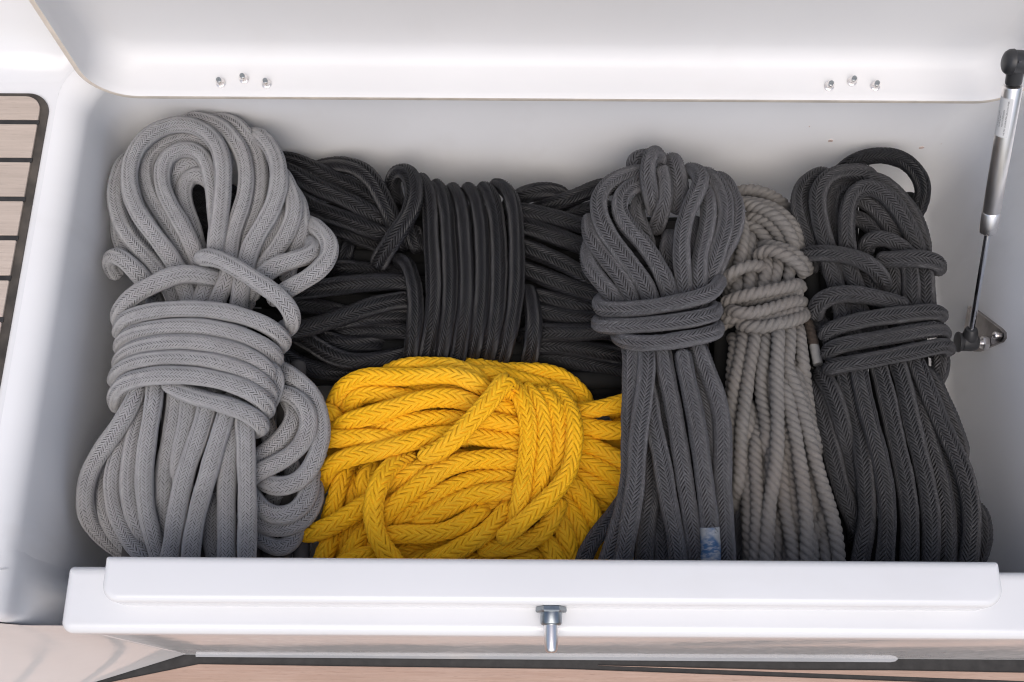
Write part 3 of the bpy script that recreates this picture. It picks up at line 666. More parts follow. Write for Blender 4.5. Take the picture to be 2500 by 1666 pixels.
YEL = '''
Y wrap 1590 200 -17.5 1660 260 -15.5 1730 370 -14.5 1757 520 -14 1755 700 -14 1735 850 -14 1710 1000 -14 1685 1150 -14.3 1650 1280 -15.2 1590 1390 -17
Y wrap 1720 240 -17.5 1800 300 -16 1865 420 -15 1885 600 -14.5 1880 750 -14.3 1860 900 -14.5 1830 1020 -15 1790 1150 -16 1740 1280 -17.5
Y wrap 1820 270 -17.5 1920 320 -16 1980 430 -15 1998 600 -14.6 1980 760 -14.5 1950 880 -14.8 1900 1000 -15.7 1850 1110 -17
Y wrap 1880 250 -18 2000 310 -16 2075 420 -15 2106 560 -14 2106 700 -13.6 2080 850 -13.2 2010 980 -12.9 1910 1090 -12.8 1800 1190 -12.8 1700 1280 -13 1600 1360 -13.6 1520 1420 -14.8
Y wrap 2000 1080 -17.5 1960 1220 -16 1880 1340 -15.5 1760 1420 -15.3 1620 1450 -15.5 1480 1470 -16 1350 1470 -17.5
Y tail 1625 280 -17 1600 215 -15.2 1572 190 -13.2 1535 235 -12.2 1475 325 -11.8 1385 425 -11.6 1290 525 0 1195 630 -11.8 1100 710 -12.3 1000 760 -13.6 915 765 -15.5
Y strand 270 360 -18.5 310 270 -17.5 400 195 -16.5 520 155 -16 700 160 -15.8 900 160 -15.5 1080 142 -15 1220 150 -15 1330 195 -15.2 1420 260 -16.2
Y strand 690 120 -17.8 830 75 -17.5 1000 72 0 1150 75 0 1290 120 -17.6 1400 190 -18
Y strand 1280 85 -19 1450 100 0 1620 115 0 1800 122 0 1940 140 -19.5 2060 200 0 2150 290 -20.5 2185 400 -21.5
Y strand 1350 140 -18.5 1500 150 0 1650 175 0 1800 215 -18.5 1950 250 0 2060 320 -19.5
Y strand 390 370 -18 440 290 -17.2 550 280 -16.8 700 300 -16.6 850 325 0 980 340 -17
Y strand 300 560 -17 360 510 -16.2 460 475 -15.8 600 440 -15.3 750 395 -15 900 340 -14.8 1050 318 0 1200 318 0 1330 360 -15.4 1460 450 -16.4
Y strand 560 545 -16.5 700 530 0 850 500 -16 1000 480 0 1150 475 0 1320 500 -16.4
Y strand 880 235 -17.3 1100 260 0 1300 290 0 1480 350 -17.3
Y strand 170 420 -19 240 410 -18.5 295 470 -18.3 310 560 -18.6
Y strand 160 630 -17 350 630 0 500 625 -16.6 700 620 0 920 620 -17
Y strand 180 900 -16.8 220 840 -16 330 790 -15.6 450 755 0 600 730 -15.3 750 690 0 900 640 -15 1050 610 0 1200 600 -15.6
Y strand 1430 340 -16.6 1550 390 0 1720 450 -16.6
Y strand 1370 470 -16 1520 500 0 1720 545 -16
Y strand 1250 600 -16.2 1420 620 0 1580 650 0 1740 680 -16.2
Y strand 1560 290 -17.5 1660 335 0 1740 380 -17.5
Y strand 560 1340 -17.3 640 1245 -16 730 1150 -15.5 840 1050 -15.3 960 950 0 1085 870 0 1220 812 -15.2 1380 790 0 1550 790 0 1720 812 -15.6
Y strand 640 1040 -17.2 770 940 -16.8 900 870 0 1050 810 0 1200 770 -16.8
Y strand 640 1140 -17.5 760 1040 0 900 950 0 1050 900 -17.5
Y strand 740 1290 -17 900 1180 -16 1010 1090 0 1150 1010 0 1300 955 -15.8 1450 935 0 1680 930 -16
Y strand 850 1290 -16.6 1050 1215 -15.8 1200 1125 0 1350 1065 -15.6 1500 1040 0 1680 1030 -15.8
Y strand 1030 1280 -17 1200 1190 0 1350 1145 -16.8 1500 1120 0 1660 1100 -17
Y strand 610 1420 -16 670 1370 -14.8 800 1358 -14.2 950 1368 0 1100 1350 -14.2 1230 1300 0 1330 1235 -14.8 1420 1150 -17 1470 1110 -18.5
Y strand 1600 1150 -15.8 1525 1265 -15.2 1410 1370 -15.2 1285 1440 0 1150 1505 -15.8 980 1570 -16.6
Y strand 700 1540 -17 900 1480 -16.8 1050 1440 0 1220 1390 -17
Y strand 820 1600 -17 1050 1530 -16.8 1230 1470 -17
Y tail 900 770 -17.5 800 795 -16.5 710 835 -15.2 650 905 -14 600 1000 -13.2 568 1120 -13 565 1250 0 592 1370 -13 645 1470 -13.3 715 1560 -14 770 1640 -15
Y strand 360 850 -18.6 320 950 -18 290 1060 -17.7 255 1180 -18 230 1280 -19
Y strand 430 960 -19.5 420 1100 0 400 1200 -19.5
Y strand 20 1350 -17.5 110 1360 -16.6 200 1325 -16 320 1260 -15.8 430 1190 0 540 1110 -16.4
Y strand 580 860 -18.2 490 915 -17.3 500 1010 -17.2 570 1090 -18
Y strand 190 1640 -17.6 185 1510 -17.5 250 1420 -18 370 1350 -18.8
Y strand 320 1620 -17.3 400 1490 -17 470 1390 0 560 1280 -17.3
Y strand 320 1610 -16.6 450 1550 -16.3 580 1500 -16.5
Y strand 430 1300 -18.8 340 1430 0 300 1560 -19
G strand 1240 410 -18.2 1350 390 -18 1450 370 0 1560 345 0 1720 310 -18
G strand 1260 480 -18.2 1380 520 -18 1500 540 0 1640 535 0 1760 520 -18.2
G strand 1260 620 -18.2 1380 660 0 1500 710 -18 1600 760 0 1720 820 -18.3
G strand 1260 730 -18.5 1400 790 0 1530 870 -18.4 1640 930 0 1740 990 -18.6
G strand 1240 860 -18.8 1380 940 0 1520 1010 -18.9 1700 1090 -19
G strand 1200 920 -18 1300 1000 0 1375 1120 -18 1430 1260 -18.6
G strand 1130 1040 -17.5 1220 1150 0 1290 1270 -17.5 1330 1400 -18
G strand 1110 1180 -17.2 1190 1310 0 1225 1440 -17.3 1215 1620 -17.6
G strand 1020 1360 -17 1110 1470 0 1150 1620 -17.2
G strand 1400 1080 -20 1550 1120 0 1700 1180 -20
G strand 760 1580 -18 950 1510 0 1080 1540 -18
G strand 380 1520 -18 560 1530 0 780 1570 -18
G strand 1480 1380 -20.5 1450 1500 0 1440 1640 -20.5
G strand 1640 350 -18.5 1900 330 0 2300 300 0 2700 320 -20
G strand 1640 500 -19 1900 480 0 2300 460 0 2760 470 -21
'''
CHAR = '''
H loop 260 740 -13.5 205 850 -12 212 960 -11 290 1075 -10 390 1190 -9.6 440 1280 -9.8
H loop 225 600 -13.5 215 730 -12 290 855 -11 390 970 -10 480 1090 -9.5 550 1240 -9.6
H loop 640 250 -13 560 262 -12.5 460 290 -12 350 350 -11.3 288 450 -10.8 288 560 -10.2 340 700 -9.6 430 830 -9.2 530 960 -9 620 1080 -9 700 1250 -9.4
H loop 640 340 -13 560 350 -12 480 400 -11 440 480 -10.4 450 580 -10 515 680 -9.5 620 790 -9 700 900 -8.7 770 1020 -8.6 840 1200 -9
H loop 620 460 -15 565 520 -14.5 590 620 0 650 720 -14.5
H loop 640 130 -14.5 560 150 -13.8 535 215 -13.6 610 270 -13.8
H loop 770 230 -14 755 130 -12.2 708 108 -10.6 665 200 -9.6 665 330 -9.5 690 440 -10.5 725 570 -13.5
H loop 750 200 -12.6 790 300 -11.2 797 420 -10.8 780 520 -11.6 755 610 -13 715 700 -15.5
H loop 800 170 -13.8 850 145 -12.5 890 230 -11.6 912 340 -11.5 905 460 -12.5 880 580 -14
H loop 960 240 -13.2 1010 235 -11.6 1068 270 -10.2 1070 350 -9.4 1010 470 -9 955 600 -8.8 925 740 -8.6 920 880 -8.6 930 1020 -8.7 955 1210 -9.4
H loop 1080 370 -12.5 1125 430 -11 1130 530 -10.3 1128 640 0 1098 770 -10 1070 890 0 1060 1020 -9.8 1060 1210 -10
H loop 1130 270 -13 1195 340 -12 1250 460 -11 1262 590 -10.6 1245 710 0 1200 850 -10.3 1150 1000 0 1110 1180 -10.6
H loop 1240 310 -14 1320 440 -13 1348 560 -12 1335 680 0 1285 800 -11.6 1220 920 0 1180 1040 -11.3 1130 1180 -11.6
H loop 830 760 -13.5 800 870 0 850 980 -13.5
H loop 1030 660 -12.8 1010 800 0 1000 980 -12.6
H wrap 360 1200 -13.5 290 1250 -11 300 1300 -9 400 1310 -7.6 560 1302 -7 750 1277 -6.6 950 1240 -6.6 1100 1203 -7 1180 1150 -8.5 1195 1080 -11.5
H wrap 310 1380 -13 290 1425 -9.6 400 1434 -7.6 600 1427 -7 800 1407 -6.7 1000 1382 -6.8 1120 1352 -7.5 1180 1330 -9.5 1165 1285 -12.5
M wrap 450 410 -12.5 445 465 -9.6 560 500 -7.8 720 497 -7.2 900 475 -7 1060 450 -7.2 1160 422 -8 1200 400 -10 1175 360 -13
N bight 645 -140 -8.3 648 30 -8.2 632 200 0 602 400 -8.2 582 600 0 575 800 -8.4 560 950 0 535 1100 -9 510 1250 0 482 1400 -10.5 455 1560 -11.5
N bight 545 -140 -8.7 538 100 -8.8 534 300 0 534 500 -9 530 700 0 520 900 -9.3 490 1050 0 450 1200 -10 400 1350 0 330 1560 -12
N bight 780 -140 -8.6 800 30 -8.6 838 200 0 868 350 -8.8 893 500 0 915 650 -9 938 800 0 960 950 -9.4 985 1100 0 1010 1250 -10.3 1035 1400 0 1050 1560 -12
N tail 925 -140 -8 955 30 -8 992 200 0 1025 350 -8.1 1050 500 0 1070 650 -8.3 1090 800 0 1108 950 -8.7 1125 1080 0 1135 1200 -9.5 1141 1350 0 1145 1560 -11.3
N bight 1060 -150 -8.7 1095 -20 -8.8 1150 100 0 1200 250 -9.2 1228 400 0 1235 550 -9.5 1235 700 0 1236 850 -9.7 1243 1000 0 1252 1200 -10.5 1262 1400 0 1270 1560 -12
N bight 1050 80 -9.8 1105 240 0 1135 400 -9.8 1142 550 0 1140 720 -10.2
N bight 640 40 -11.5 665 180 -10.6 690 310 -9.7 708 450 -9.2 748 600 -8.9 778 750 0 800 900 -9.2 828 1050 0 860 1200 -10 888 1350 0 905 1560 -11.8
N bight 680 680 -13 692 900 0 682 1050 0 660 1200 -13 640 1400 0 630 1560 -14
N bight 740 120 -13 775 350 0 800 560 0 830 760 -13
N bight 760 1100 -13.3 775 1300 0 780 1540 -14
N bight 1320 680 -15 1345 900 0 1365 1100 0 1385 1300 -15 1400 1540 -15.5
G bight 1640 1080 -16.8 1560 1190 -16.3 1470 1290 0 1390 1400 -16.5 1330 1520 0 1310 1640 -17
'''
BEIGE = '''
H loop 1280 420 -17.5 1370 395 -17 1450 383 0 1540 405 0 1640 450 -17 1730 520 -17.5
H loop 1350 480 -15.8 1440 505 -14.5 1540 535 -13.6 1640 590 -13 1715 665 0 1770 760 -13 1795 870 -13
H loop 1400 475 -16 1530 495 -15 1650 540 -14.2 1745 620 -13.8 1805 720 0 1830 840 -13.8
H loop 1480 590 -14.6 1580 620 0 1640 690 0 1700 770 -14 1740 870 -14
H loop 1440 650 -15.2 1530 700 0 1570 770 0 1600 860 -14.6
H loop 1520 610 -15 1610 700 0 1660 820 -14.6
H loop 1385 620 -14.5 1400 760 0 1385 860 0 1370 950 -14 1330 1060 -13.6
H loop 1450 770 -15 1425 880 0 1420 1000 -14.4
H loop 1330 820 -15.5 1290 940 0 1240 1040 -15
H loop 1480 790 -15.5 1480 900 0 1470 1010 -15
H hitch 1500 930 -14.2 1515 870 -12.4 1590 840 -11.2 1680 872 -10.7 1770 925 -10.6 1845 975 -11.4 1860 1035 -14
H hitch 1620 815 -13 1720 852 -12 1810 895 -11.6 1880 960 -12.4 1885 1020 -14.4
H hitch 1560 1010 -13.5 1530 965 -11.8 1460 960 -11 1380 985 -10.8 1300 1025 -11 1240 1070 -12.2 1215 1130 -14.5
H strand 1570 920 -13 1560 1030 -12.6 1550 1160 -12.4
H strand 1660 930 -12.8 1640 1030 0 1620 1160 -12.3
H strand 1760 950 -13 1745 1040 0 1730 1130 -12.6
H strand 1450 1000 -13.2 1440 1100 0 1430 1220 -13
H strand 1350 1040 -13.8 1345 1120 0 1340 1220 -13.5
H strand 1500 990 -13.6 1495 1100 0 1490 1200 -13.2
H wrap 1240 1270 -13.5 1300 1232 -11.6 1400 1202 -10.5 1550 1168 -10 1700 1140 -10 1810 1112 -11 1845 1150 -13.5
H wrap 1230 1240 -14 1290 1270 -12.6 1400 1245 -11.6 1560 1210 -11.2 1720 1190 -11.2 1850 1170 -12.6
H wrap 1240 1300 -14 1300 1325 -11.8 1400 1345 -10.7 1530 1320 -10.2 1680 1275 -10.2 1800 1235 -10.8 1850 1260 -13.5
H wrap 1240 1370 -13.6 1320 1365 -11.8 1440 1380 -11 1580 1375 -10.8 1720 1340 -10.8 1830 1300 -11.6 1860 1330 -14
H wrap 1350 1390 -12.8 1400 1425 -11.2 1500 1448 -10.6 1610 1440 -10.4 1730 1405 -10.5 1830 1360 -11.4 1865 1320 -13.6
H wrap 1200 1440 -15 1260 1410 -13.5 1340 1370 -12.6
N strand 1400 -260 -12.3 1370 -80 -12 1335 80 0 1312 220 -12.2 1295 380 0 1290 560 -12.8 1310 800 -13.4 1340 1000 -14
N strand 1495 -280 -11.4 1455 -80 -11 1430 80 0 1408 250 -11 1388 400 0 1375 550 -11.3 1368 700 0 1370 880 -12
N strand 1570 -280 -11.8 1555 -100 -11.5 1530 80 0 1528 210 -11.5 1555 330 0 1575 460 -11.6 1582 620 -12 1580 850 -12.4 1560 1150 -12.8
N strand 1665 -310 -10 1655 -100 -9.6 1650 80 0 1655 250 -9.5 1657 400 0 1655 550 -9.5 1648 700 0 1628 850 -9.7 1600 1000 0 1585 1150 -10.4 1572 1300 0 1560 1560 -11.5
N strand 1750 -300 -11 1745 -150 -10.8 1722 -20 0 1745 60 -10.3 1790 150 0 1832 260 -10.2 1870 400 0 1900 520 -10.2 1930 640 0 1962 760 -10.3 2000 900 0 2042 1030 -10.6 2080 1150 0 2108 1300 -11.2 2135 1560 -12
N strand 1710 90 -10.6 1732 220 -10.2 1762 360 0 1790 490 -9.9 1812 620 0 1832 750 -10 1852 900 0 1870 1050 -10.3 1882 1200 0 1882 1350 -10.8 1882 1560 -11.6
N strand 1820 -300 -12 1838 -150 -11.8 1848 0 0 1862 130 -12 1890 270 -12.3 1915 450 -12.8 1935 700 -13.2
N strand 1490 330 -12.4 1482 500 -11.8 1482 680 0 1488 850 -11.8 1498 1000 0 1498 1150 -12 1490 1300 0 1485 1560 -12.4
N strand 1695 600 -12.4 1690 760 -12 1690 870 -11.7 1700 980 0 1720 1120 -11.3 1750 1250 0 1775 1400 -11.8 1785 1560 -12.3
N strand 1950 820 -13.2 1985 1080 -12.6 2000 1250 0 2030 1560 -13
N strand 1570 450 -12.2 1575 620 0 1565 850 -12.3 1540 1000 -12.6
N strand 1700 600 -13.4 1735 820 -12.9 1780 1000 0 1805 1200 -13
N strand 1660 900 -13.6 1650 1150 -13.2 1645 1350 0 1635 1560 -13.4
N strand 1940 1150 -12.8 1960 1350 0 1975 1560 -13
N strand 1885 640 -13.4 1920 900 -12.8 1950 1080 0 1945 1250 -13
N strand 1700 1300 -13 1720 1560 -13.4
N strand 1330 -200 -13.4 1310 0 -13.2 1300 250 -13.2 1310 500 -13.6 1340 750 -13.8
N strand 1440 300 -12.2 1425 600 -12 1430 900 -12.4 1440 1200 -12.8 1450 1560 -13
N strand 1620 -200 -11.8 1600 200 -11.6 1610 600 -11.8 1600 900 -12.2
N strand 1700 -250 -12.4 1690 100 -12 1710 400 -12 1740 700 -12.2 1770 1000 -12.6 1840 1350 -13 1850 1560 -13.2
N strand 1790 -200 -12.4 1800 0 -12.2 1850 250 -12 1905 420 -12.2 1945 600 -12.6
N strand 2060 1150 -12.4 2080 1350 -12.6 2090 1560 -13
N strand 1910 1250 -12.4 1925 1400 -12.6 1930 1560 -13
N strand 1410 850 -12.6 1425 1100 -12.8 1440 1350 -13.2
'''
DARK = '''
J loop 410 370 -15.6 290 430 -15 205 560 -14.5 195 700 0 240 850 -14 290 980 0 330 1110 -14
J loop 930 470 -15.6 850 385 -14 760 350 -13.5 640 350 -13 500 385 -12.5 415 465 -12 373 580 0 383 720 -12 410 870 0 450 1000 -12 485 1130 -12.8
J loop 660 1120 -12.2 652 950 -11.5 652 800 0 672 650 -11.5 735 535 0 850 485 -11.3 980 525 0 1080 610 -11.2 1160 720 0 1230 840 -11.5 1290 960 0 1345 1110 -12.6
J loop 850 400 -14 1000 455 -13.3 1110 545 -13.2 1220 665 0 1305 800 -13.3 1365 950 0 1385 1110 -13.6
J loop 770 590 -14 860 640 0 960 720 -13.7 1040 820 0 1110 920 -13.7 1190 1030 -14
J loop 700 770 -15.3 830 825 0 920 900 -15.2 1000 990 -15.4
J loop 700 500 -15.8 560 520 -15.4 510 650 0 512 800 -14.8 550 1000 -14.4
J hitch 870 1150 -14 805 1080 -12.8 845 1005 -12 940 975 -11.5 1060 995 -11.3 1150 1045 -11.4 1230 1130 -12
J hitch 200 1200 -14 260 1150 -12.2 350 1130 -11.2 460 1130 -10.5 600 1142 -10 740 1172 -9.8 860 1222 -9.8 950 1290 -10.3 995 1370 -11.5 1000 1470 -14
J hitch 930 1200 -12 1080 1190 -10.5 1220 1182 -10 1360 1182 -10 1470 1200 -10.4 1530 1235 -11.6 1530 1300 -14
L hitch 350 880 -14.5 345 770 -12.6 400 680 -11.2 520 625 -10.3 660 612 -10 800 630 -9.9 960 660 -10 1100 700 -10.4 1240 770 -11.8
L wrap 450 1060 -13.5 455 985 -11 560 932 -9.7 700 892 -9.2 880 855 -9 1060 832 -9 1240 812 -9 1420 792 -9.2 1530 795 -10 1565 840 -12.5
L wrap 480 1215 -13.5 480 1160 -10.8 580 1112 -9.6 760 1080 -9.1 960 1045 -9 1160 1012 -9 1360 975 -9 1510 955 -9.6 1580 965 -11 1580 1030 -13.5
L wrap 500 1375 -13.5 490 1320 -10.8 600 1302 -9.5 780 1272 -9 980 1232 -8.9 1180 1192 -8.9 1380 1150 -9 1540 1115 -9.6 1625 1120 -11.2 1620 1180 -13.5
L strand 500 300 -12.8 520 430 0 565 570 -12.8
L strand 660 310 -12.5 700 440 0 765 570 -12.5
L strand 820 360 -13.4 870 480 0 940 600 -13.4
L strand 1110 340 -13.4 1108 480 0 1105 640 -13.4
L strand 1258 340 -12.2 1270 500 0 1275 640 0 1280 780 -12.2
L strand 1395 340 -12.8 1410 480 0 1420 620 0 1430 760 -12.6
L strand 590 700 -12.6 625 860 -12.4
L strand 750 700 -12.3 820 850 -12.2
L strand 470 940 -14 520 1060 -14 560 1250 -14
L strand 700 960 -12.5 740 1050 -12.5
L strand 950 900 -12.4 980 1020 -12.3
L strand 1200 860 -12.2 1230 1000 -12
L strand 1560 1200 -14.5 1570 1300 0 1530 1420 -14.8
K bight 590 130 -14.5 620 220 -13.4 650 340 -12.8 690 480 0 722 620 -12.8 762 800 0 812 960 -13 862 1090 0 920 1220 -13.8
K bight 640 20 -14 690 100 -12.6 742 190 -11.9 782 320 -11.7 822 460 0 860 600 -12 890 750 0 910 920 -13.3
K bight 815 -20 -11.5 832 80 -11.5 862 210 0 892 350 -11.5 925 500 0 960 650 -11.4 982 800 0 992 950 -11.4 1000 1100 0 985 1250 -11.5 950 1400 0 925 1570 -12.3
K bight 900 -90 -10.8 928 40 -10.7 960 200 0 998 350 -10.5 1035 500 0 1075 650 -10.4 1112 800 0 1140 950 -10.5 1150 1100 0 1148 1250 -10.8 1135 1400 0 1120 1570 -11.6
K bight 1060 -90 -10.8 1092 30 -10.7 1130 160 0 1160 300 -10.5 1192 450 0 1225 600 -10.5 1262 750 0 1290 900 -10.6 1312 1050 0 1322 1200 -10.8 1320 1350 0 1310 1570 -11.6
K bight 1210 -100 -10.8 1242 0 -10.6 1280 130 0 1312 300 -10.3 1345 450 0 1382 600 -10.3 1422 750 0 1452 900 -10.4 1477 1050 0 1488 1200 -10.7 1484 1350 0 1468 1570 -11.6
K bight 1350 -100 -11 1382 -10 -10.8 1440 130 0 1500 275 -10.6 1562 420 0 1640 580 -10.6 1708 720 0 1760 870 -10.7 1790 1020 0 1800 1180 -11 1790 1330 0 1755 1570 -12
K bight 1330 80 -12.5 1375 250 -12.3 1430 430 0 1490 620 -12.1 1540 780 0 1580 950 -12.1 1600 1100 0 1610 1300 -12.4 1600 1570 -13
K bight 1400 200 -13.3 1480 460 0 1560 650 -13 1630 850 0 1670 1000 -13 1685 1150 0 1675 1400 -13.6
K bight 1470 50 -12.6 1560 240 0 1640 420 -12.6 1710 590 -12.8
K bight 1870 1120 -15.3 1890 1270 0 1860 1420 -15.8
'''
ARCH = '''
J loop 600 350 -17.6 680 270 -17 780 225 -16.6 890 195 -16.2 1030 192 -16 1180 225 0 1310 330 -15.6 1385 460 -15.5 1390 590 0 1345 690 -16.2 1290 790 -17.2
'''
TIPR = '''
M tip 1875 270 -16 1900 370 -15.5 1922 440 -15.2 1942 540 -15
'''
def rows(z, jig, spec):
    """strands buried under the visible ones, so that every gap looks onto rope"""
    out = ''; rr = random.Random(5)
    for u0, v0, u1, v1 in spec:
        pts = []
        for k in range(5):
            t = k / 4; pts.append('%.0f %.0f %.2f' % (u0 + (u1 - u0) * t + rr.uniform(-jig, jig), v0 + (v1 - v0) * t + rr.uniform(-jig, jig), z + rr.uniform(-.5, .5)))
        out += 'S under ' + ' '.join(pts) + '\n'
    return out
BLACK += rows(-22.5, 6, [(480, v, 1560, v + 12) for v in range(510, 920, 37)]) + rows(-25, 6, [(640, v, 2050, v + 8) for v in range(540, 960, 42)])
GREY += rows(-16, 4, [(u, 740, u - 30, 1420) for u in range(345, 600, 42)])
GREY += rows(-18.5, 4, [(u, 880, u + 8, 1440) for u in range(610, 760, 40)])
BLACK += rows(-24, 3, [(1150, v, 1640, v) for v in (925, 955, 985)])
YEL += rows(-21.5, 5, [(800, v, 1400, v) for v in range(990, 1400, 38)]) + rows(-22, 3, [(1380, v, 1560, v) for v in range(1050, 1400, 38)])
CHAR += rows(-16.5, 4, [(u, 760, u + 8, 1430) for u in range(1560, 1740, 37)]) + rows(-16.5, 3, [(1500, v, 1680, v) for v in range(560, 720, 36)])
DARK += rows(-17.5, 4, [(u, 620, u + 50, 1440) for u in range(1975, 2270, 37)]) + rows(-18.5, 4, [(u, 560, u + 4, 1440) for u in range(1760, 1930, 37)])
DARK += rows(-19, 3, [(u, 470, u + 10, 760) for u in range(2040, 2240, 36)])
GREY += rows(-19, 3, [(u, 760, u - 20, 1000) for u in range(330, 560, 42)])
def parse(txt):
    out = []
    for ln in txt.strip().splitlines():
        w = ln.split(); tx, ty, sc = TILE[w[0]]; nums = list(map(float, w[2:]))
        assert len(nums) % 3 == 0, ln
        q = np.array(nums).reshape(-1, 3); z = q[:, 2]
        ok = np.nonzero(z)[0]; z = np.interp(np.arange(len(z)), ok, z[ok])
        P = np.array([at(tx + a / sc, ty + b / sc, c / 100) for a, b, c in zip(q[:, 0], q[:, 1], z)])
        out.append((w[1], P))
    return out
def spline(P, step):
    """centripetal Catmull-Rom through P, resampled at equal steps"""
    Q = np.vstack([2 * P[0] - P[1], P, 2 * P[-1] - P[-2]]); pts = []
    for i in range(1, len(Q) - 2):
        p0, p1, p2, p3 = Q[i - 1], Q[i], Q[i + 1], Q[i + 2]
        t0 = 0; t1 = t0 + max(np.linalg.norm(p1 - p0), 1e-6) ** .5; t2 = t1 + max(np.linalg.norm(p2 - p1), 1e-6) ** .5; t3 = t2 + max(np.linalg.norm(p3 - p2), 1e-6) ** .5
        t = np.linspace(t1, t2, 24, endpoint=False)[:, None]
        A1 = (t1 - t) / (t1 - t0) * p0 + (t - t0) / (t1 - t0) * p1; A2 = (t2 - t) / (t2 - t1) * p1 + (t - t1) / (t2 - t1) * p2
        A3 = (t3 - t) / (t3 - t2) * p2 + (t - t2) / (t3 - t2) * p3
        B1 = (t2 - t) / (t2 - t0) * A1 + (t - t0) / (t2 - t0) * A2; B2 = (t3 - t) / (t3 - t1) * A2 + (t - t1) / (t3 - t1) * A3
        pts.append((t2 - t) / (t2 - t1) * B1 + (t - t1) / (t2 - t1) * B2)
    pts = np.vstack(pts + [P[-1:]])
    return resample(pts, step)
def resample(pts, step):
    s = np.concatenate([[0], np.cumsum(np.linalg.norm(np.diff(pts, axis=0), axis=1))])
    n = max(int(round(s[-1] / step)), 6); u = np.linspace(0, s[-1], n + 1)
    return np.column_stack([np.interp(u, s, pts[:, k]) for k in range(3)])
def smooth_line(p, it):
    for _ in range(it):
        q = p.copy(); q[1:-1] = p[1:-1] * .5 + (p[:-2] + p[2:]) * .25; p = q
    return p

#        text, rope radius, material, columns, pitch along, slant, kind, relief, verts across and along one strand crossing
ROPES = {
 'grey': (GREY, .0119, 'r_grey', 14, .0043, 1.3, 'braid', .0015, 4, 4),
 'black': (BLACK, .0127, 'r_black', 8, .0058, 2.0, 'braid', .0024, 5, 5),
 'yellow': (YEL, .0127, 'r_yel', 8, .0112, 1.15, 'braid', .0026, 6, 5),
 'charcoal': (CHAR, .0116, 'r_char', 8, .0054, 1.9, 'braid', .0022, 5, 5),
 'beige': (BEIGE, .0082, 'r_beige', 3, .0100, 0, 'laid', .0030, 12, 1),
 'dark': (DARK, .0117, 'r_dark', 8, .0055, 1.9, 'braid', .0022, 5, 5),
 'arch': (ARCH, .0122, 'r_black', 8, .0056, 2.0, 'braid', .0022, 5, 5),
 'tip': (TIPR, .0066, 'r_brown', 3, .0080, 0, 'laid', .0015, 10, 1),
}
# ---- centre lines, then let overlapping strands push each other apart
lines = []                                   # [rope key, part, control, radius]
for key, spec in ROPES.items():
    for part, P in parse(spec[0]):
        if part not in ('under', 'tail', 'tip', 'turn'):                 # both ends run on down into the pile
            for sgn_ in (0, 1):
                if sgn_ == 0: P = P[::-1]
                t = P[-1] - P[-2]; t[2] *= .3; t /= np.linalg.norm(t) + 1e-9
                if P[-1][2] - P[-2][2] > -.012:
                    P = np.vstack([P, P[-1] + t * .011 + np.array([0, 0, -.012]), P[-1] + t * .017 + np.array([0, 0, -.032])])
                if sgn_ == 0: P = P[::-1]
        c = smooth_line(spline(P, .004), 6)
        lines.append([key, part, c, spec[1] * random.uniform(.975, 1.025) * ({'black': .89, 'beige': 1}.get(key, .93) if part == 'wrap' else 1)])
idx = np.concatenate([np.full(len(l[2]), i) for i, l in enumerate(lines)])
par_ = np.concatenate([np.arange(len(l[2])) for l in lines])
Rr = np.concatenate([np.full(len(l[2]), l[3]) for l in lines])
X0 = np.vstack([l[2] for l in lines]); X = X0.copy()
off = np.cumsum([0] + [len(l[2]) for l in lines])
TIGHT = .92
FIX = np.concatenate([np.full(len(l[2]), l[1] == 'under') for l in lines])
for it in range(26):
    # neighbour pairs through a coarse grid
    cell = np.floor(X / .028).astype(int); keyc = {}
    for i, c in enumerate(map(tuple, cell)): keyc.setdefault(c, []).append(i)
    I, J = [], []
    for c, mem in keyc.items():
        mem = np.array(mem); nb = []
        for dx in (-1, 0, 1):
            for dy in (-1, 0, 1):
                for dz in (-1, 0, 1):
                    q = keyc.get((c[0] + dx, c[1] + dy, c[2] + dz))
                    if q: nb += q
        nb = np.array(nb); a, b = np.meshgrid(mem, nb, indexing='ij'); a = a.ravel(); b = b.ravel()
        ok = (idx[a] < idx[b]) & ~FIX[a] & ~FIX[b]; I.append(a[ok]); J.append(b[ok])
    I = np.concatenate(I); J = np.concatenate(J)
    d = X[I] - X[J]; L = np.linalg.norm(d, axis=1); need = TIGHT * (Rr[I] + Rr[J])
    ok = (L < need) & (L > 1e-6); I, J, d, L, need = I[ok], J[ok], d[ok], L[ok], need[ok]
    w = (need - L)[:, None] * d / L[:, None] * .5
    vd_ = X[I] - CAM; vd_ /= np.linalg.norm(vd_, axis=1)[:, None]
    depth = (w * vd_).sum(1)[:, None] * vd_
    w = depth * 1.15 + (w - depth) * .32
    mv = np.zeros_like(X); cnt = np.zeros(len(X))
    np.add.at(mv, I, w); np.add.at(mv, J, -w); np.add.at(cnt, I, 1); np.add.at(cnt, J, 1)
    mv[FIX] = 0; X += mv / np.maximum(cnt, 1)[:, None] * 1.0
    # stay near the traced line in the picture plane, free in depth
    e = X0 - X; vdx = X - CAM; vdx /= np.linalg.norm(vdx, axis=1)[:, None]
    dep = (e * vdx).sum(1)[:, None] * vdx
    X += (e - dep) * .12 + dep * .01
    # walls and floor of the locker
    zz = -X[:, 2]
    X[:, 1] = np.minimum(X[:, 1], RY1 - .9 * DRAFT * zz - Rr - .0005)
    X[:, 0] = np.maximum(X[:, 0], RX0 + .25 * DRAFT * zz + Rr + .0005); X[:, 0] = np.minimum(X[:, 0], RX1 - DRAFT * zz - Rr - .001)
    for i in range(len(lines)):
        s = slice(off[i], off[i + 1]); X[s] = smooth_line(X[s], 2)
for i, l in enumerate(lines): l[2] = X[off[i]:off[i + 1]]

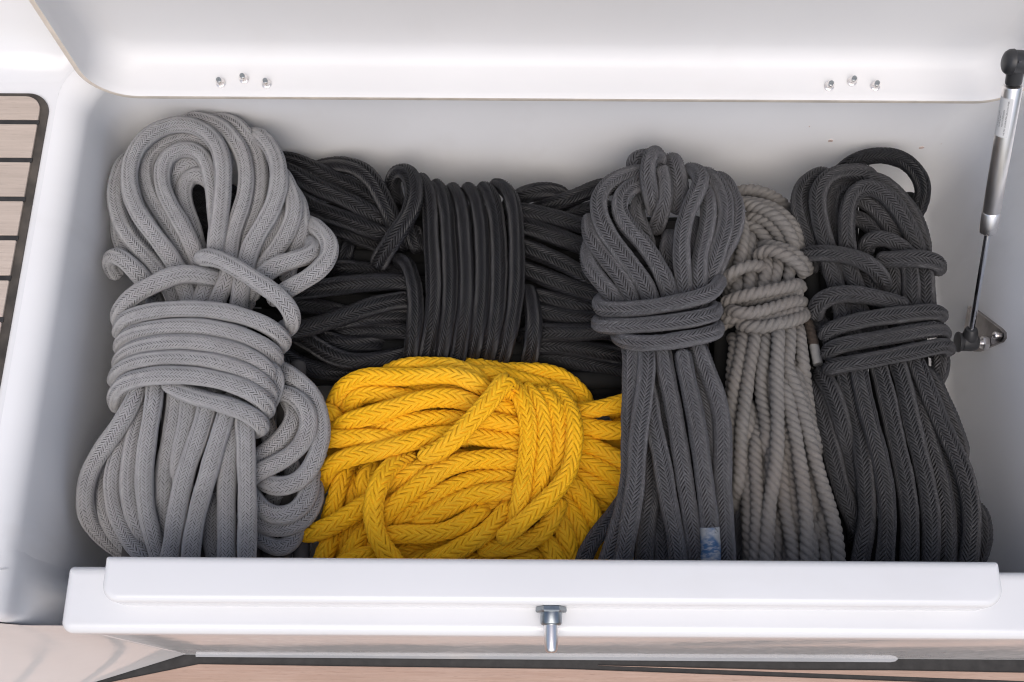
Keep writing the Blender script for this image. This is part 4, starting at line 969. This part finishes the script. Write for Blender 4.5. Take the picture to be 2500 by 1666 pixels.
# the inner core of a braided rope, its colour darkened to paint in shade between the strands
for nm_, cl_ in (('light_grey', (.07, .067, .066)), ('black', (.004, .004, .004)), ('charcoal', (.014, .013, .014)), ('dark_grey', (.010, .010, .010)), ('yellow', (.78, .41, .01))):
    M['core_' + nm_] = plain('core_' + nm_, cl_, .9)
def frames(C):
    T = np.gradient(C, axis=0); T /= np.linalg.norm(T, axis=1)[:, None]
    U = np.zeros_like(C); u = np.array([0, .3, 1.0])
    for i in range(len(C)):
        u = u - T[i] * u.dot(T[i]); u /= np.linalg.norm(u); U[i] = u
    return T, U, np.cross(T, U)
def fast_mesh(name, V, F, UV, mat, parent, ncore=0):
    V = V - origin(parent); nf = len(F)
    me = bpy.data.meshes.new(name)
    me.vertices.add(len(V)); me.vertices.foreach_set('co', V.ravel().astype(np.float32))
    me.loops.add(nf * 4); me.loops.foreach_set('vertex_index', F.ravel().astype(np.int32))
    me.polygons.add(nf); me.polygons.foreach_set('loop_start', (np.arange(nf) * 4).astype(np.int32))
    uv = me.uv_layers.new(name='UVMap'); uv.data.foreach_set('uv', UV.ravel().astype(np.float32))
    me.polygons.foreach_set('use_smooth', np.ones(nf, bool)); me.update(calc_edges=True); me.validate()
    me.materials.append(mat)
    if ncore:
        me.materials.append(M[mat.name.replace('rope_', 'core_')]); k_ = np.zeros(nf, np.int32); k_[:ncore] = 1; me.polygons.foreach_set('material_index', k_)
    o = bpy.data.objects.new(name, me); COL.objects.link(o); o.parent = parent; o['org'] = [float(q) for q in origin(parent)]
    return o
def rope_mesh(name, C, R, spec, parent, seed, buried=False):
    _, _, mat, N, pitch, S, kind, relief, va, vl = spec
    rng = np.random.RandomState(seed)
    C = resample(C, .0015 if kind == 'laid' and not buried else .002); n = len(C)
    s = np.concatenate([[0], np.cumsum(np.linalg.norm(np.diff(C, axis=0), axis=1))]); SL = s[-1]
    T, U, W = frames(C)
    tw0 = rng.uniform(0, 6.28); twr = rng.uniform(-2.2, 2.2); w1, w2, ovp = rng.uniform(0, 6, 3)
    def ends(q):
        e = np.minimum(np.clip(q / (R * .8), 0, 1), np.clip((SL - q) / (R * .8), 0, 1))
        return np.sqrt(np.clip(1 - (1 - e) ** 2, .0004, 1))
    def wob(q): return 1 + .028 * np.sin(q * 55 + w1) + .02 * np.sin(q * 130 + w2)
    def surf(q, th, r):
        """point on the rope at arc length q, angle th, radius r"""
        a = th + tw0 + q * twr; r = r * wob(q) * ends(q) * (1 + .035 * np.cos(2 * (a + ovp)))
        c = [np.interp(q, s, C[:, k]) for k in range(3)]; u = [np.interp(q, s, U[:, k]) for k in range(3)]; w = [np.interp(q, s, W[:, k]) for k in range(3)]
        return np.stack([c[k] + r * np.cos(a) * u[k] + r * np.sin(a) * w[k] for k in range(3)], -1)
    y0 = rng.uniform(0, 5)
    # ---- laid rope: one continuous surface; braided rope: a core that the strands lie on
    if kind == 'laid': m = N * va if not buried else 15; qs = s
    else: m = 20; qs = np.linspace(0, SL, max(int(SL / .004), 8))
    th = np.arange(m) * 2 * math.pi / m; n2 = len(qs)
    Q, TH = np.meshgrid(qs, th, indexing='ij')
    if kind == 'laid':
        ph = Q / pitch + y0 + TH * N / (2 * math.pi); g = np.abs(2 * (ph - np.floor(ph)) - 1)
        r = R + (1 - g ** 3.0 - .75) * relief + rng.normal(0, relief * .04, Q.shape)
    else: r = np.full(Q.shape, R - relief * (1.25 if not buried else .3))
    V = surf(Q, TH, r).reshape(-1, 3)
    i = np.arange(n2 - 1)[:, None]; j = np.arange(m)[None]; jn = (j + 1) % m
    F = np.stack([i * m + j, i * m + jn, (i + 1) * m + jn, (i + 1) * m + j], -1).reshape(-1, 4)
    B = lambda q: np.broadcast_to(q, (n2 - 1, m)); cx = N / m
    uvx = np.stack([B(j * cx), B((j + 1) * cx), B((j + 1) * cx), B(j * cx)], -1)
    yy = qs / pitch + y0; y1, y2 = yy[:-1, None], yy[1:, None]
    UV = np.stack([uvx, np.stack([B(y1), B(y1), B(y2), B(y2)], -1)], -1).reshape(-1, 2)
    ncore = len(F) if buried else 0  # buried strands take the same shade-darkened core colour
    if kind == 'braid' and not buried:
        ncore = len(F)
        ks = np.arange(math.floor(-1), math.ceil(SL / pitch) + 1)
        cc, kk = np.meshgrid(np.arange(N), ks, indexing='ij'); cc = cc.ravel(); kk = kk.ravel().astype(float)
        par = cc % 2 * 2 - 1; kk = kk + .25 * par + y0 % 1
        q = kk * pitch
        # strands on the side that faces down into the pile are left out
        ok = (q > .0005) & (q < SL - .0005); cc, kk, par, q = cc[ok], kk[ok], par[ok], q[ok]
        thc = (cc + .5) * 2 * math.pi / N
        P1 = surf(q, thc, np.full(len(q), R)); P0 = np.stack([np.interp(q, s, C[:, k]) for k in range(3)], -1)
        nn = P1 - P0; nn /= np.linalg.norm(nn, axis=1)[:, None] + 1e-9; tc = CAM - P1; tc /= np.linalg.norm(tc, axis=1)[:, None]
        ok = (nn * tc).sum(1) > -.42; cc, kk, par, thc = cc[ok], kk[ok], par[ok], thc[ok]
        nc = len(cc)
        tA = np.array([-1, -.5, .5, 1]) if va == 4 else np.linspace(-1, 1, va); hA = (1 - np.abs(tA) ** 2.6)
        if va == 4: hA = np.array([0, .9, .9, 0])
        tL = np.array([-.17, .2, .8, 1.17]) if vl == 4 else np.array([-.17, .12, .5, .88, 1.17]); hL = np.array([.1, .95, .95, .1]) if vl == 4 else np.array([.32, .9, 1, .9, .32])
        tL_, tA_ = np.meshgrid(tL, tA, indexing='ij'); hh = np.outer(hL, hA)
        fat = rng.uniform(.88, 1.04, nc)[:, None, None]; lift = rng.normal(0, .10, nc)[:, None, None]
        wA = (.49 if va == 6 else .41) * fat
        x = cc[:, None, None] + tL_[None]                                   # column coordinate
        y = kk[:, None, None] - par[:, None, None] * (tL_[None] - .5) * S + tA_[None] * wA + rng.normal(0, .03, nc)[:, None, None]
        r = R + relief * (hh[None] * (1 + lift * .6) - .78)
        q = np.clip(y * pitch, 0, SL)
        V2 = surf(q, x * 2 * math.pi / N, r).reshape(-1, 3)
        nl, na = len(tL), len(tA); base = np.arange(nc)[:, None, None] * (nl * na)
        a_ = np.arange(nl - 1)[:, None]; b_ = np.arange(na - 1)[None]
        quad = np.stack([a_ * na + b_, a_ * na + b_ + 1, (a_ + 1) * na + b_ + 1, (a_ + 1) * na + b_], -1).reshape(1, -1, 4)
        flip = par > 0
        F2 = base + quad
        F2 = np.broadcast_to(F2, (nc, quad.shape[1], 4))
        U2 = np.stack([np.arange(nc)[:, None, None] + .5 + tA_[None] * .47, np.broadcast_to((tL_ * S * .9)[None], (nc, nl, na))], -1).reshape(-1, 2)
        F2 = F2.reshape(-1, 4)
        F2 = F2[:, ::-1]
        V = np.vstack([V, V2]); UV = np.vstack([UV, U2[F2].reshape(-1, 2)]); F = np.vstack([F, F2 + len(V) - len(V2)])
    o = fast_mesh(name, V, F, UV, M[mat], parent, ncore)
    return o, s

INFO = {
 'grey': ('coiled_rope', 'thick light grey braided rope coil lying upright at the left wall', 'rope', (-.34, .05, -.2)),
 'black': ('coiled_rope', 'black braided rope coil lying crosswise at the back wall with seven upright wraps', 'rope', (-.03, .2, -.3)),
 'yellow': ('coiled_rope', 'bright yellow plaited rope coil in front of the black coil', 'rope', (-.05, -.12, -.3)),
 'charcoal': ('coiled_rope', 'charcoal grey braided rope coil with three wraps and a blue taped end', 'rope', (.2, .05, -.2)),
 'beige': ('coiled_rope', 'thin beige three-strand twisted rope coil between the charcoal coil and the dark grey coil', 'rope', (.3, .05, -.2)),
 'dark': ('coiled_rope', 'dark grey braided rope coil nearest the gas strut at the right wall', 'rope', (.47, .05, -.2)),
 'arch': ('rope_loop', 'single loop of black braided rope arching behind the dark grey coil', 'rope', (.5, .25, -.25)),
 'tip': ('rope_end', 'short brown twisted rope end with white whipping hanging between the beige and dark grey coils', 'rope end', (.4, .05, -.2)),
}
NAMES = {'under': 'buried_strand', 'loop': 'loop', 'hitch': 'hitch_turn', 'wrap': 'wrap_turn', 'bight': 'hanging_strand', 'slack': 'slack_loop', 'turn': 'crossing_turn', 'strand': 'strand', 'tail': 'tail_end', 'tip': 'rope_tail'}
coil = {k: thing(v[0], v[3], v[1], v[2], 'coils of rope stowed in the locker' if k not in ('arch', 'tip') else None) for k, v in INFO.items()}
tris = 0; built = []
for i, (key, part, C, R) in enumerate(lines):
    sp_ = ROPES[key]
    o, s = rope_mesh(NAMES[part], C, R, sp_, coil[key], i + 11, part == 'under')
    tris += len(o.data.polygons) * 2; built.append((key, part, o, C, R))
print('rope triangles', tris)
# ---- tape and whippings on rope ends
def sleeve(name, C, R, mat, parent, step=.0012, seg=36, rough=.0001):
    C = resample(C, step); n = len(C); T = np.gradient(C, axis=0); T /= np.linalg.norm(T, axis=1)[:, None]
    u = np.array([0, .3, 1.0]); rings = []
    for i in range(n):
        u = u - T[i] * u.dot(T[i]); u /= np.linalg.norm(u); w = np.cross(T[i], u); th = np.arange(seg) * 2 * math.pi / seg
        rr = R * (1 + .012 * math.sin(i * .9) + .008 * np.sin(th * 3 + i * .3))
        if i in (0, n - 1): rr = rr * .93
        rings.append(C[i] + np.outer(np.cos(th) * rr, u) + np.outer(np.sin(th) * rr, w))
    V = np.concatenate(rings); F = [(k * seg + j, k * seg + (j + 1) % seg, (k + 1) * seg + (j + 1) % seg, (k + 1) * seg + j) for k in range(n - 1) for j in range(seg)]
    o = mesh(name, V, F, mat, parent); return o
def tape_mat():
    n = NT('worn_blue_tape'); p = n.geo()
    a = n.noise(55, 5, .7, n.vscale(p, (1, 1, 1))); b = n.noise(1, 3, .6, n.vscale(p, (160, 420, 60))); c3 = n.noise(38, 2, .5, p)
    c = n.mix(n.maprange(c3, .42, .56, 0, 1), (.30, .315, .33), (.035, .10, .22))
    c = n.mix(n.maprange(b, .5, .62, 0, .7), c, (.34, .355, .37)); c = n.mix(n.maprange(a, .55, .7, 0, .6), c, (.10, .14, .22))
    n.set(Base_Color=c, Roughness=.42); n.bump(a, .3, .0006); return n.m
M['tape'] = tape_mat(); M['whip'] = plain('white_whipping', (.42, .42, .42), .55, 0, .1, 120, .3)
def cut_line(C, v0, v1):
    out = []
    for q in resample(C, .001):
        e = RM3.T @ (q - CAM); v = 833 - FOC * e[1] / -e[2]
        if v0 <= v <= v1: out.append(q)
    return np.array(out)
for key, part, o, C, R in built:
    if key == 'charcoal' and part == 'tail':
        sleeve('end_tape', cut_line(C, 1285, 1402), R * 1.07, M['tape'], coil[key])
    if key == 'tip':
        Cx = C; d = C[-1] - C[-3]; d /= np.linalg.norm(d); E = np.array([C[-1] - d * .006, C[-1] + d * .010, C[-1] + d * .024])
        sleeve('whipping', E, R * 1.0, M['whip'], coil[key])
        lathe('cut_end', E[-1] - d * .001, d, [(0, .0062), (.0006, .0060)], M['whip'], coil[key], 24)

# ---- loose fibres standing off the ropes
def fuzz(key, count, length, mat, wid=.00007):
    ls = [b for b in built if b[0] == key]; wts = np.array([len(b[3]) for b in ls], float); wts /= wts.sum()
    rng = np.random.RandomState(hash(key) % 1000 if False else len(key) * 7); V = []; F = []
    for _ in range(count):
        b = ls[rng.choice(len(ls), p=wts)]; C = b[3]; i = rng.randint(1, len(C) - 1); t = C[i + 0] - C[i - 1]; t /= np.linalg.norm(t) + 1e-9
        d = rng.normal(size=3); d -= t * d.dot(t); d[2] = abs(d[2]) * .8; d /= np.linalg.norm(d)
        p = C[i] + d * b[4] * 1.0; L = length * rng.uniform(.4, 1.3); dirn = d * rng.uniform(.2, .9) + t * rng.normal() * .8 + rng.normal(size=3) * .3; dirn /= np.linalg.norm(dirn)
        side = np.cross(dirn, CAM - p); side /= np.linalg.norm(side); k0 = len(V); curl = rng.normal(size=3) * .35
        for k in range(4):
            q = p + dirn * L * k / 3 + curl * L * (k / 3) ** 2; w = wid * (1 - k / 3.3); V += [q - side * w, q + side * w]
        for k in range(3): F.append((k0 + 2 * k, k0 + 2 * k + 1, k0 + 2 * k + 3, k0 + 2 * k + 2))
    o = mesh('loose_fibres', V, F, mat, coil[key], False); o['kind'] = 'stuff'
fib = lambda n, c: plain(n, c, .7, 0, .1, 50)
fuzz('yellow', 420, .0035, fib('yellow_fibre', (.85, .55, .05)), .00009)
fuzz('black', 320, .0045, fib('black_fibre', (.10, .095, .09)))
fuzz('charcoal', 260, .004, fib('grey_fibre', (.25, .24, .24)))
fuzz('beige', 420, .005, fib('beige_fibre', (.5, .45, .4)))
fuzz('dark', 220, .004, fib('dark_fibre', (.2, .19, .19)))
# frayed end of the yellow wrap
for a in bpy.data.objects:
    if 'org' in a.keys(): del a['org']
print('objects', len(bpy.data.objects))
